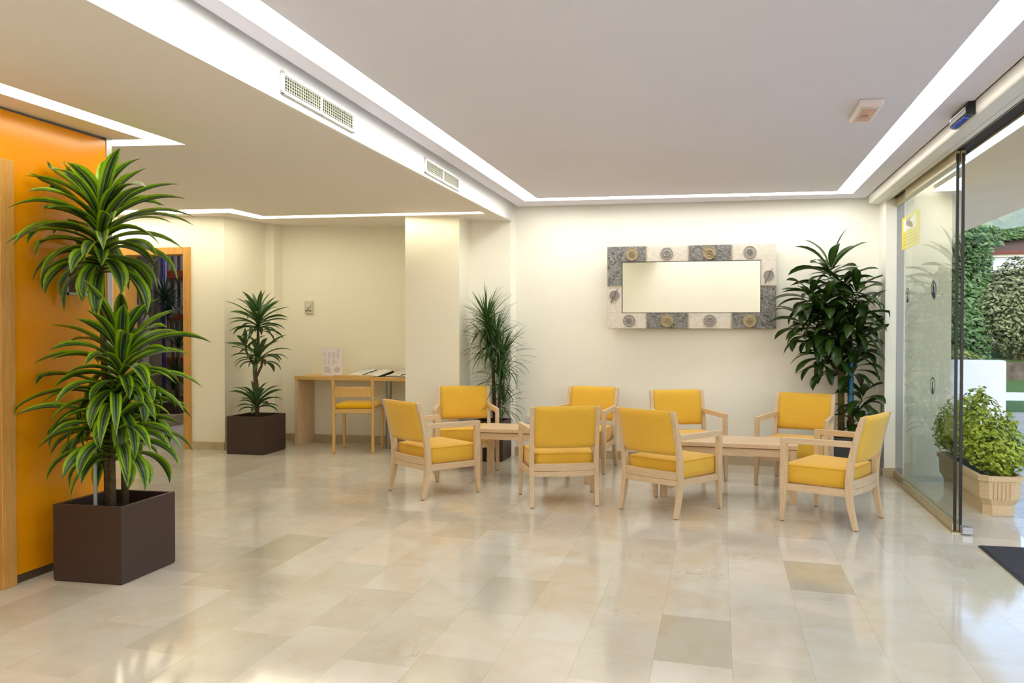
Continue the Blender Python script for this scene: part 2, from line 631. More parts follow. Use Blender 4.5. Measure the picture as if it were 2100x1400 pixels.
lips = [[L1o, L1oe, (-7.9, 4.46)], [L1i, L1ie, (-7.9, 4.30)], [S1, S2, S3, S4, S4b], [T1, T2, T3, T4, T4b], [S1, T1]]
for lp in lips:
    for a, b in zip(lp, lp[1:]):
        bm.faces.new([vz(bm, a, zl), vz(bm, b, zl), vz(bm, b, zl, 0.03), vz(bm, a, zl, 0.03)])
struct(obj('ceiling_low', bm, ceil_low_m, normals=False))
bm = newbm()
box(bm, -8.0, -2.1, -2.5, 8.8, 2.72, 2.78)
struct(obj('ceiling_slab', bm, ceil_low_m))
strip('light_strip', [[L1o, L1oe, L1ie, L1i], [L1oe, (-7.88, 4.46), (-7.88, 4.30), L1ie]], zl, em_low,
      'glowing light slot bending round the end of the orange wall in the lower ceiling', 0.02)
strip('light_strip', [[S1, S2, T2, T1], [S2, S3, T3, T2], [S3, S4, T4, T3], [S4, S4b, T4b, T4]], zl, em_low,
      'thin zigzag light slot in the lower ceiling above the desk alcove and doorway', 0.02)

# ---- pelmet over the sliding doors
t = thing('door_pelmet', 'long cream boxed pelmet above the sliding glass doors', 'pelmet', (1.335, 0, 0))
bm = newbm()
prof = [(0.0, 2.537), (0.0, 2.488), (0.006, 2.470), (0.012, 2.463), (0.10, 2.463), (0.10, 2.467), (0.104, 2.467), (0.104, 2.463), (0.14, 2.463), (0.14, 2.537)]
loft(bm, [[(x - 0.004 * (y - 5) * 0.0, y, z) for x, z in prof] for y in (-2.35, 7.60)])
obj('box', bm, simple('cream_pelmet', (236, 233, 222), 0.4), t)
bm = newbm()
box(bm, 0.142, 0.262, 1.9, 7.40, 2.478, 2.56)
obj('track', bm, simple('dark_track', (34, 25, 14), 0.7), t)
bm = newbm()
box(bm, 0.158, 0.162, 1.9, 7.39, 2.470, 2.478)
box(bm, 0.256, 0.262, 1.9, 7.39, 2.466, 2.478)
obj('track_edge', bm, brass_m, t)

# door opening sensor on the pelmet
t = thing('door_sensor', 'black motion sensor with blue lenses on the pelmet over the doors', 'sensor', (1.335, 4.70, 2.505))
bm = newbm()
prof = [(0.0, 0.03), (-0.035, 0.03), (-0.052, 0.0), (-0.05, -0.03), (-0.04, -0.04), (0.0, -0.04)]
n = len(prof)
loft(bm, [[(x * k, y, z) for x, z in prof] for y, k in ((-0.17, 1), (-0.165, 1.0), (0.12, 1.0), (0.155, 0.85), (0.172, 0.55))])
obj('housing', bm, black_m, t, bevel=0.003)
bm = newbm()
for i in range(5):
    box(bm, -0.044, -0.01, -0.12 + i * 0.055, -0.08 + i * 0.055, -0.044, -0.040)
obj('lens', bm, simple('blue_lens', (70, 100, 200), 0.1), t)
bm = newbm()
tube(bm, [(-0.051, -0.16, -0.002), (-0.051, 0.10, -0.002), (-0.044, 0.14, -0.004), (-0.03, 0.17, -0.01)], 0.004, 6)
obj('chrome_line', bm, simple('chrome', (220, 215, 200), 0.1, 1.0), t)

# ---- glass doors
def glass_door(name, x, y0, y1, zt, discs, sticker=False):
    d = thing(name, '', '', (x, (y0 + y1) / 2, 0))
    for k in ('label', 'category'):
        del d[k]
    struct(d)
    h = (y1 - y0) / 2
    bm = newbm(); box(bm, -0.005, 0.005, -h, h, 0.045, zt - 0.055)
    obj('glass_pane', bm, glass_m, d)
    bm = newbm(); box(bm, -0.014, 0.014, -h, h, zt - 0.075, zt)
    obj('top_rail', bm, brass_m, d, bevel=0.003)
    bm = newbm(); box(bm, -0.016, 0.016, -h, h, 0.008, 0.055)
    box(bm, -0.010, 0.010, -h, h, 0.055, 0.064)
    obj('bottom_rail', bm, brass_m, d, bevel=0.002)
    bm = newbm(); box(bm, -0.009, 0.009, -h - 0.004, -h + 0.006, 0.01, zt - 0.02)
    obj('edge_seal', bm, black_m, d)
    for (y, z, r) in discs:
        bm = newbm()
        n = 28
        yy = y - (y0 + y1) / 2
        for k in range(n):
            a0, a1 = 2 * math.pi * k / n, 2 * math.pi * (k + 1) / n
            q = [(r, a0), (r, a1), (r * 0.82, a1), (r * 0.82, a0)]
            bm.faces.new([bm.verts.new((-0.0065, yy + rr * math.cos(a), z + rr * math.sin(a))) for rr, a in q])
        pts = [(-0.3, -0.8), (0.3, -0.8), (0.45, -0.45), (0.2, -0.1), (0.3, 0.25), (0.05, 0.6), (-0.2, 0.3), (-0.1, -0.1), (-0.42, -0.4)]
        bm.faces.new([bm.verts.new((-0.0065, yy + p[0] * r, z + p[1] * r)) for p in pts])
        obj('round_decal', bm, simple('dark_blue_decal', (34, 36, 60), 0.5), d, normals=False)
    return d
da = glass_door('door_1', 1.51, 5.48, 6.90, 2.474, [(6.02, 1.605, 0.062), (6.02, 0.914, 0.062)])
db = glass_door('door_2', 1.54, 5.465, 7.39, 2.474, [(6.12, 1.60, 0.062), (6.95, 1.60, 0.062)])
dc = glass_door('door_5', 1.51, 1.95, 3.35, 2.474, [])
# camera notice stuck to the outer leaf
t = thing('warning_notice', 'yellow notice with a surveillance camera symbol stuck on the glass door', 'sign', (1.528, 6.86, 2.125))
bm = newbm(); box(bm, -0.0, 0.002, -0.29, 0.29, -0.135, 0.135)
obj('sheet', bm, simple('pale_yellow_sheet', (232, 216, 60), 0.5), t)
bm = newbm(); box(bm, -0.003, 0.0, -0.21, 0.21, 0.01, 0.110)
obj('white_box', bm, simple('paper_white', (238, 236, 226), 0.6), t)
bm = newbm()
def yz(bm, pts, x):
    bm.faces.new([bm.verts.new((x, a, b)) for a, b in pts])
yz(bm, [(-0.12, 0.035), (-0.10, 0.015), (0.10, 0.055), (0.12, 0.085), (0.09, 0.10), (-0.09, 0.06)], -0.0045)
yz(bm, [(-0.01, 0.075), (0.01, 0.08), (0.01, 0.104), (-0.01, 0.104)], -0.0045)
yz(bm, [(-0.10, 0.103), (0.10, 0.103), (0.10, 0.107), (-0.10, 0.107)], -0.0045)
obj('camera_symbol', bm, simple('brown_print', (110, 92, 50), 0.6), t, normals=False)
bm = newbm()
for i in range(4):
    z = -0.02 - i * 0.027
    yz(bm, [(-0.24, z), (0.24, z), (0.24, z + 0.002), (-0.24, z + 0.002)], -0.0015)
obj('ruled_line', bm, simple('brown_print', (110, 92, 50), 0.6), t, normals=False)
# floor guide
bm = newbm(); box(bm, 1.485, 1.59, 5.44, 7.40, 0.0, 0.006)
struct(obj('trim_3', bm, brass_m))
bm = newbm(); box(bm, 1.535, 1.60, 5.40, 5.47, 0.006, 0.05)
tag(obj('door_guide', bm, alu_m, bevel=0.004), 'small metal floor guide at the edge of the glass doors', 'door guide')
# dark reveal post by the jamb
bm = newbm(); box(bm, 1.545, 1.60, 7.392, 7.43, 0.0, 2.47)
struct(obj('trim_4', bm, simple('grey_profile', (120, 124, 136), 0.4, 0.6)))

# ================================================================= CEILING AND WALL FITTINGS
def vent(y0, y1, label):
    xm = beam_x((y0 + y1) / 2)
    zc = 2.474 + 0.002 * (y0 - 3.4)
    t = thing('air_vent', label, 'air vent', (xm + 0.002, (y0 + y1) / 2, zc), -0.0197 * -1, 'air grilles on the beam')
    h = (y1 - y0) / 2; g = 0.052
    bm = newbm()
    box(bm, 0.0, 0.012, -h, h, g - 0.014, g); box(bm, 0.0, 0.012, -h, h, -g, -g + 0.014)
    box(bm, 0.0, 0.012, -h, -h + 0.02, -g, g); box(bm, 0.0, 0.012, h - 0.02, h, -g, g)
    box(bm, 0.0, 0.011, -0.006, 0.006, -g, g)
    obj('frame', bm, white_m, t)
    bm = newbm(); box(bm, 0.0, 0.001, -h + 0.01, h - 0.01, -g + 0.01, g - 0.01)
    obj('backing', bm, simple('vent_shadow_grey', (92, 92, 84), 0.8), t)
    bm = newbm()
    for i in range(5):
        z = -0.030 + i * 0.015
        v = [(0.001, z + 0.004), (0.009, z - 0.001), (0.010, z + 0.001), (0.002, z + 0.006)]
        loft(bm, [[(x, y, zz) for x, zz in v] for y in (-h + 0.02, h - 0.02)])
    nv = int((2 * h - 0.05) / 0.022)
    for i in range(nv):
        y = -h + 0.03 + i * 0.022
        box(bm, 0.001, 0.006, y, y + 0.002, -0.038, 0.038)
    obj('slats', bm, simple('vent_white', (230, 232, 214), 0.5), t)
vent(3.41, 4.19, 'white louvred air grille on the beam, the nearer and larger looking of the two')
vent(5.34, 6.13, 'white louvred air grille on the beam, the one nearer the back wall')

# emergency light on the ceiling
t = thing('emergency_light', 'small clear-covered emergency light with pinkish inside on the raised ceiling', 'emergency light', (0.79, 4.605, zm(0.79)))
bm = newbm(); loft(bm, [[(-a, -b, z), (a, -b, z), (a, b, z), (-a, b, z)] for a, b, z in ((0.060, 0.185, 0.0), (0.064, 0.188, -0.008), (0.062, 0.186, -0.026), (0.052, 0.174, -0.040))])
obj('cover', bm, simple('milky_cover', (236, 222, 220), 0.25), t, bevel=0.004)
bm = newbm(); box(bm, -0.036, 0.036, -0.125, 0.11, -0.044, -0.040)
obj('reflector', bm, simple('salmon_reflector', (228, 178, 156), 0.35), t, bevel=0.003)
bm = newbm(); box(bm, -0.025, 0.010, -0.02, 0.02, -0.049, -0.044)
obj('lamp', bm, simple('dusky_pink', (190, 140, 130), 0.35), t, bevel=0.002)

# mirror with decorated frame, leaning slightly off the wall
mw, mh = 0.812, 0.402
mir = thing('wall_mirror', 'wide wall mirror in a grey and white patchwork plaster frame with round motifs', 'mirror', (-0.283, 7.775, 1.724))
mir.rotation_euler = (math.radians(1.9), 0, -0.030)
def plaster(name, c1, c2, sc, bumpd):
    t = NT(name)
    v = t.coords((1, 1, 1))
    n = t.noise(v, sc, 6, 0.6, 2.0)
    t.link(t.ramp(n, [(0.35, srgb(*c1)), (0.62, srgb(*c2))]), t.b.inputs['Base Color'])
    t.b.inputs['Roughness'].default_value = 0.6
    t.bump(n, bumpd, 0.01)
    return t.m
grey_pl = plaster('grey_textured_plaster', (62, 63, 63), (168, 168, 165), 40, 0.5)
white_pl = plaster('white_wrinkled_plaster', (220, 213, 200), (236, 230, 218), 16, 0.35)
IW, IH = 0.668, 0.25   # inner half size
bands = []
XS = [-mw, -0.425, -0.015, 0.395, mw]
def mbox(x0, x1, z0, z1, name, m, d0=-0.045, d1=0.0):
    bm = newbm(); box(bm, x0, x1, d0, d1, z0, z1)
    return obj(name, bm, m, mir, bevel=0.003)
for i in range(4):
    mbox(XS[i], XS[i + 1], IH, mh, 'frame_panel', grey_pl if i % 2 == 0 else white_pl)
    mbox(XS[i], XS[i + 1], -mh, -IH, 'frame_panel', white_pl if i % 2 == 0 else grey_pl)
mbox(-mw, -IW, 0.01, IH, 'frame_panel', grey_pl); mbox(-mw, -IW, -IH, 0.01, 'frame_panel', white_pl)
mbox(IW, mw, 0.01, IH, 'frame_panel', white_pl); mbox(IW, mw, -IH, 0.01, 'frame_panel', grey_pl)
bm = newbm(); box(bm, -IW, IW, -0.028, -0.022, -IH, IH)
obj('mirror_glass', bm, mirror_m, mir)
bm = newbm(); box(bm, -mw + 0.02, mw - 0.02, -0.02, 0.0, -mh + 0.02, mh - 0.02)
obj('backing', bm, black_m, mir)
bm = newbm()
for a, b, c, d in ((-IW, IW, IH - 0.004, IH), (-IW, IW, -IH, -IH + 0.004), (-IW, -IW + 0.004, -IH, IH), (IW - 0.004, IW, -IH, IH)):
    box(bm, a, b, -0.046, -0.028, c, d)
obj('inner_edge', bm, simple('dark_frame_edge', (70, 64, 58), 0.5), mir)
gold_m = simple('antique_gold', (172, 156, 120), 0.5, 0.1, nscale=60, namt=0.2, bump=0.1)
silver_m = simple('antique_silver', (160, 156, 152), 0.5, 0.1, nscale=60, namt=0.2, bump=0.1)
def torus(bm, cx, cz, R, r, y, n=28, m=8):
    rings = []
    for k in range(n):
        a = 2 * math.pi * k / n
        rings.append([(cx + (R + r * math.cos(2 * math.pi * q / m)) * math.cos(a), y - r * math.sin(2 * math.pi * q / m), cz + (R + r * math.cos(2 * math.pi * q / m)) * math.sin(a)) for q in range(m)])
    rings.append(rings[0])
    loft(bm, rings, cap=False)
def medal(x, z, R, mat, kind, disc_m):
    bm = newbm()
    loft(bm, [[(x + R * math.cos(2 * math.pi * k / 28), y, z + R * math.sin(2 * math.pi * k / 28)) for k in range(28)] for y in (-0.044, -0.05)])
    dsc = obj('round_motif', bm, disc_m, mir)
    bm = newbm()
    for q in ((1.0, 0.005), (0.78, 0.003), (0.55, 0.005), (0.3, 0.004), (0.1, 0.007)):
        if kind == 2 and q[0] in (0.55,):
            torus(bm, x, z, R * 0.5, 0.010, -0.05)
            continue
        torus(bm, x, z, R * q[0], q[1], -0.05)
    if kind == 1:   # leaf crossing
        tube(bm, [(x - R * 1.1, -0.053, z + R * 0.9), (x - R * 0.3, -0.058, z + R * 0.15), (x + R * 0.3, -0.058, z - R * 0.2), (x + R * 1.0, -0.053, z - R * 0.95)], 0.004, 6)
        tube(bm, [(x - R * 0.7, -0.053, z + R * 0.5), (x + R * 0.2, -0.058, z + R * 0.35), (x + R * 0.85, -0.053, z - R * 0.6)], 0.003, 6)
    if kind == 3:   # skewer through it
        tube(bm, [(x - R * 0.75, -0.054, z - R * 1.7), (x - R * 0.2, -0.058, z - R * 0.3), (x + R * 0.75, -0.054, z + R * 1.5)], [0.006, 0.004, 0.006], 6)
    if kind == 0:
        for k in range(7):
            a = k * 0.9
            tube(bm, [(x, -0.055, z), (x + R * 0.35 * math.cos(a), -0.056, z + R * 0.35 * math.sin(a)), (x + R * 0.5 * math.cos(a + 0.7), -0.054, z + R * 0.5 * math.sin(a + 0.7))], 0.0025, 5)
    obj('relief', bm, mat, dsc, smooth=True)
Rm = 0.056
zt, zb = (IH + mh) / 2, -(IH + mh) / 2
grey_disc = simple('motif_disc_grey', (216, 210, 200), 0.55, nscale=50, namt=0.1, bump=0.1)
gold_disc = simple('motif_disc_gold', (206, 196, 168), 0.55, nscale=50, namt=0.12, bump=0.1)
medal(-0.565, zt, 0.06, gold_m, 0, gold_disc); medal(-0.225, zt, Rm, silver_m, 2, grey_disc)
medal(0.185, zt, 0.06, gold_m, 1, gold_disc); medal(0.565, zt, Rm, silver_m, 0, grey_disc)
medal(-0.595, zb, Rm, silver_m, 0, grey_disc); medal(-0.22, zb, 0.06, gold_m, 1, gold_disc)
medal(0.19, zb, Rm, silver_m, 2, grey_disc); medal(0.565, zb, 0.06, gold_m, 0, gold_disc)
medal(-0.74, -0.075, 0.044, silver_m, 3, grey_disc); medal(0.74, 0.105, 0.044, silver_m, 3, grey_disc)
stitch_m = simple('stitch_cream', (214, 202, 176), 0.6)
for xx in XS[1:4]:
    for zc in (zt, zb):
        bm = newbm()
        for k in range(11):
            z = zc - 0.068 + k * 0.0135
            box(bm, xx - 0.009, xx + 0.009, -0.05, -0.044, z, z + 0.006)
        obj('stitching', bm, stitch_m, mir)
for xs in (-(IW + mw) / 2, (IW + mw) / 2):
    bm = newbm()
    for k in range(10):
        x = xs - 0.062 + k * 0.0135
        box(bm, x, x + 0.006, -0.05, -0.044, 0.002, 0.018)
    obj('stitching', bm, stitch_m, mir)

# thermostat in the alcove
t = thing('thermostat', 'small beige wall thermostat in the desk alcove', 'thermostat', (-4.70, 8.5, 1.56))
bm = newbm(); box(bm, -0.05, 0.05, -0.024, 0, -0.073, 0.073)
obj('housing', bm, simple('beige_plastic', (214, 208, 186), 0.5), t, bevel=0.005)
bm = newbm(); loft(bm, [[(0.028 * math.cos(2 * math.pi * k / 20), y, 0.022 + 0.028 * math.sin(2 * math.pi * k / 20)) for k in range(20)] for y in (-0.024, -0.034)])
obj('dial', bm, simple('beige_plastic_light', (224, 220, 202), 0.5), t, bevel=0.002)
bm = newbm()
for k in range(3):
    box(bm, -0.036 + k * 0.026, -0.020 + k * 0.026, -0.029, -0.024, -0.05 + 0.006 * (k % 2), -0.03 + 0.006 * (k % 2))
obj('switch', bm, simple('switch_grey', (120, 116, 100), 0.5), t)
# wall socket
t = thing('wall_socket', 'double white wall socket low on the back wall behind the square table', 'socket', (-1.905, 7.966, 0.385), -0.074)
bm = newbm(); box(bm, -0.062, 0.062, -0.022, 0.0, -0.04, 0.04)
obj('plate', bm, white_m, t, bevel=0.005)
for x in (-0.03, 0.03):
    for k in (-0.009, 0.009):
        bm = newbm()
        loft(bm, [[(x + k + 0.004 * math.cos(2 * math.pi * q / 10), y, 0.004 * math.sin(2 * math.pi * q / 10)) for q in range(10)] for y in (-0.024, -0.020)])
        obj('pin_hole', bm, black_m, t)
# frame sign on the orange wall
t = thing('wall_panel', 'silver framed panel on the orange wall behind the tall lime plant', 'panel', (OX, 3.90, 1.60))
bm = newbm()
for a in (-0.12, 0.105):
    box(bm, 0.001, 0.014, a, a + 0.015, -0.10, 0.10)
for z in (-0.10, 0.085):
    box(bm, 0.001, 0.014, -0.12, 0.12, z, z + 0.015)
obj('frame', bm, alu_m, t)
bm = newbm(); box(bm, 0.001, 0.006, -0.106, 0.106, -0.086, 0.086)
obj('picture', bm, simple('brown_panel', (104, 66, 40), 0.4), t)

# ================================================================= ARMCHAIRS
bw, fw, dd = 0.2417, 0.2859, 0.4371
ZT, ZA = 0.7475, 0.578
# back post centre line (y, z, depth)
POST = [(-0.045, 0.0, 0.030), (-0.028, 0.07, 0.036), (-0.012, 0.14, 0.041), (0.0, 0.215, 0.046), (0.002, 0.30, 0.047), (-0.004, 0.40, 0.045), (-0.018, 0.48, 0.043), (-0.036, 0.56, 0.040), (-0.062, 0.66, 0.036), (-0.090, ZT, 0.031)]
def post_y(z):
    for (y0, z0, d0), (y1, z1, d1) in zip(POST, POST[1:]):
        if z0 <= z <= z1:
            return y0 + (y1 - y0) * (z - z0) / (z1 - z0)
    return POST[-1][0]
def make_armchair(label):
    t = thing('armchair', label, 'armchair', group='yellow upholstered armchairs')
    for s in (-1, 1):
        bm = newbm()
        rings = []
        for y, z, d in POST:
            w = 0.017
            x = s * bw
            rings.append([(x - w, y - d / 2, z), (x + w, y - d / 2, z), (x + w, y + d / 2, z), (x - w, y + d / 2, z)])
        rings[0] = [(p[0], p[1], 0.004) for p in rings[0]]
        loft(bm, rings)
        lg = obj('leg', bm, wood_v, t, bevel=0.003)
        bm = newbm(); cyl(bm, s * bw, -0.045, 0.0, 0.006, 0.012, 12)
        obj('foot_pad', bm, black_m, lg)
        bm = newbm()
        rings = []
        for z, k, w in ((0.004, 0.026, 0.013), (0.05, 0.030, 0.0145), (0.10, 0.036, 0.016), (0.16, 0.043, 0.017), (0.21, 0.048, 0.0175), (ZA - 0.001, 0.048, 0.0175)):
            y1 = dd + 0.024
            x = s * fw
            xo = x + s * 0.0175
            xi = xo - s * 2 * w
            a, b = min(xo, xi), max(xo, xi)
            rings.append([(a, y1 - k, z), (b, y1 - k, z), (b, y1, z), (a, y1, z)])
        loft(bm, rings)
        lg = obj('leg', bm, wood_v, t, bevel=0.003)
        bm = newbm(); cyl(bm, s * fw, dd + 0.010, 0.0, 0.006, 0.011, 12)
        obj('foot_pad', bm, black_m, lg)
        # arm
        bm = newbm()
        p0 = (s * (bw + 0.004), post_y(0.56) + 0.016); p1 = (s * fw, dd - 0.022)
        w = 0.0165
        loft(bm, [[(p[0] - w, p[1], z0), (p[0] + w, p[1], z0), (p[0] + w, p[1], z1), (p[0] - w, p[1], z1)] for p, z0, z1 in ((p0, 0.545, 0.583), (p1, 0.536, ZA))])
        obj('armrest', bm, wood_y, t, bevel=0.003)
        bm = newbm()
        q0 = (s * bw, 0.02); q1 = (s * (fw - 0.002), dd - 0.022)
        w = 0.012
        loft(bm, [[(p[0] - w, p[1], 0.215), (p[0] + w, p[1], 0.215), (p[0] + w, p[1], 0.262), (p[0] - w, p[1], 0.262)] for p in (q0, q1)])
        obj('side_rail', bm, wood_y, t, bevel=0.002)
    # back rail: two stacked boards bowed outwards
    for z0, z1 in ((0.222, 0.262), (0.264, 0.318)):
        bm = newbm()
        rings = []
        for i in range(9):
            u = -1 + 2 * i / 8
            x = u * (bw - 0.017)
            y = -0.008 - 0.018 * (1 - u * u)
            rings.append([(x, y - 0.011, z0), (x, y + 0.011, z0), (x, y + 0.011, z1), (x, y - 0.011, z1)])
        loft(bm, rings)
        obj('back_rail', bm, wood_x, t, bevel=0.002)
    bm = newbm(); box(bm, -fw + 0.017, fw - 0.017, dd - 0.012, dd + 0.012, 0.215, 0.262)
    obj('front_rail', bm, wood_x, t, bevel=0.002)
    # seat cushion
    bm = newbm()
    N = 10
    def hw(v): return (bw - 0.020) + (fw - bw - 0.001) * v
    rings = []
    y0, y1 = 0.022, dd + 0.020
    zb_, zt_ = 0.262, 0.392
    def outline(ins, z, dome=0):
        pts = []
        r = 0.018
        for v in range(N + 1):
            vv = v / N
            pts.append((-(hw(vv)) + ins, y0 + ins + (y1 - y0 - 2 * ins) * vv, z))
        for v in range(1, N):
            u = -1 + 2 * v / N
            pts.append((u * (hw(1) - ins), y1 - ins, z))
        for v in range(N + 1):
            vv = 1 - v / N
            pts.append(((hw(vv)) - ins, y0 + ins + (y1 - y0 - 2 * ins) * vv, z))
        for v in range(1, N):
            u = 1 - 2 * v / N
            pts.append((u * (hw(0) - ins), y0 + ins, z))
        return pts
    rs = [outline(0.006, zb_), outline(0.0, zb_ + 0.008), outline(-0.001, zb_ + 0.05), outline(0.0, zt_ - 0.014), outline(0.003, zt_ - 0.004), outline(0.012, zt_ + 0.002), outline(0.05, zt_ + 0.006), outline(0.12, zt_ + 0.009)]
    loft(bm, rs)
    cu = obj('seat_cushion', bm, yellow_m, t, smooth=True)
    bm = newbm()
    for z in (zt_ - 0.010,):
        pts = outline(-0.0012, z)
        tube(bm, pts + [pts[0]], 0.0014, 5, cap=False)
    obj('seam', bm, simple('seam_ochre', (196, 138, 30), 0.8), cu)
    # back panel: curved upholstered slab
    bm = newbm()
    M, K = 12, 10
    z0, z1 = 0.435, ZT + 0.003
    W = bw - 0.0172
    def bp(u, v, side):
        x = u * W
        z = z0 + (z1 - z0) * v
        # rounded lower corners
        if v < 0.12:
            x *= 1 - 0.05 * (1 - v / 0.12) ** 2
        cy = post_y(min(z, ZT)) - 0.020 * (1 - u * u)
        th = 0.021 * min(1, (min(v, 1 - v) * 10 + 0.35)) + 0.004 * (1 - u * u)
        if side > 0:
            return (x, cy + th + 0.002, z)
        return (x, cy - th - 0.002, z)
    F = [[bm.verts.new(bp(-1 + 2 * i / M, j / K, 1)) for i in range(M + 1)] for j in range(K + 1)]
    G = [[bm.verts.new(bp(-1 + 2 * i / M, j / K, -1)) for i in range(M + 1)] for j in range(K + 1)]
    for A in (F, G):
        for j in range(K):
            for i in range(M):
                bm.faces.new((A[j][i], A[j][i + 1], A[j + 1][i + 1], A[j + 1][i]))
    for j in range(K):
        bm.faces.new((F[j][0], F[j + 1][0], G[j + 1][0], G[j][0]))
        bm.faces.new((F[j][M], F[j + 1][M], G[j + 1][M], G[j][M]))
    for i in range(M):
        bm.faces.new((F[0][i], F[0][i + 1], G[0][i + 1], G[0][i]))
        bm.faces.new((F[K][i], F[K][i + 1], G[K][i + 1], G[K][i]))
    obj('backrest', bm, yellow_m, t, smooth=True)
    return t
chairs = [
    (-2.409, 5.920, -35.6, 'yellow armchair at the front left, seen from behind and angled towards the square table'),
    (-1.137, 5.760, 19.0, 'yellow armchair seen straight from behind, between the two low tables'),
    (-0.474, 5.647, -31.4, 'yellow armchair seen from behind with its right arm in front of the long table'),
    (0.961, 5.615, 60.4, 'yellow armchair at the front right next to the glass door, in side view'),
    (-2.455, 7.390, 201.0, 'yellow armchair facing the camera in front of the column and thin leaved plant'),
    (-1.230, 7.560, 169.3, 'yellow armchair against the back wall left of the mirror, half hidden by nearer chairs'),
    (-0.366, 7.320, 199.9, 'yellow armchair facing the camera below the left part of the mirror'),
    (0.724, 7.166, 161.8, 'yellow armchair facing the camera in front of the broad leaved plant'),
]
first = make_armchair(chairs[0][3])
for i, (x, y, a, lb) in enumerate(chairs):
    if i == 0:
        first.location = (x, y, 0)
        first.rotation_euler = (0, 0, math.radians(a))
    else:
        copy_thing(first, (x, y, 0), math.radians(a), lb)

# ================================================================= LOW TABLES
def low_table(x0, x1, y0, y1, zt, rot, label):
    cx, cy = (x0 + x1) / 2, (y0 + y1) / 2
    w, d = (x1 - x0) / 2, (y1 - y0) / 2
    t = thing('coffee_table', label, 'coffee table', (cx, cy, 0), math.radians(rot), 'low wooden coffee tables')
    bm = newbm(); box(bm, -w, w, -d, d, zt - 0.032, zt)
    obj('tabletop', bm, wood_x, t, bevel=0.003)
    for sx in (-1, 1):
        for sy in (-1, 1):
            bm = newbm()
            lx, ly = sx * (w - 0.035), sy * (d - 0.035)
            box(bm, lx - 0.027, lx + 0.027, ly - 0.027, ly + 0.027, 0, zt - 0.038)
            obj('leg', bm, wood_v, t, bevel=0.003)
    for sy in (-1, 1):
        bm = newbm(); box(bm, -w + 0.062, w - 0.062, sy * (d - 0.028) - 0.01, sy * (d - 0.028) + 0.01, zt - 0.095, zt - 0.038)
        obj('apron', bm, wood_x, t, bevel=0.002)
    for sx in (-1, 1):
        bm = newbm(); box(bm, sx * (w - 0.028) - 0.01, sx * (w - 0.028) + 0.01, -d + 0.062, d - 0.062, zt - 0.095, zt - 0.038)
        obj('apron', bm, wood_y, t, bevel=0.002)
    bm = newbm(); box(bm, -w + 0.012, w - 0.012, -d + 0.012, d - 0.012, zt - 0.038, zt - 0.032)
    obj('shadow_gap', bm, simple('dark_groove', (120, 86, 50), 0.6), t)
    return t
low_table(-0.45, 0.60, 6.15, 6.60, 0.442, -4.0, 'long low rectangular wooden coffee table on the right of the seating group')
low_table(-2.10, -1.06, 6.58, 6.99, 0.448, -2.0, 'low wooden coffee table on the left, between the front left and back left armchairs')

# ================================================================= DESK CORNER
t = thing('desk', 'pale wooden wall desk with one panel side and one steel leg in the alcove', 'desk', (0, 0, 0))
t.location = (-3.9, 8.3, 0)
bm = newbm()
prism(bm, [(-0.78, -0.18), (0.60, -0.22), (0.755, -0.15), (0.755, 0.195), (-0.78, 0.195)], 0.742, 0.782)
obj('desktop', bm, pine_x, t, bevel=0.002)
bm = newbm()
prism(bm, [(-0.775, -0.178), (-0.735, -0.178), (-0.735, 0.185), (-0.775, 0.185)], 0, 0.742)
obj('side_panel', bm, wood_v, t, bevel=0.002)
bm = newbm(); cyl(bm, 0.335, -0.16, 0.0, 0.742, 0.032, 20)
obj('leg', bm, steel_m, t, smooth=False)

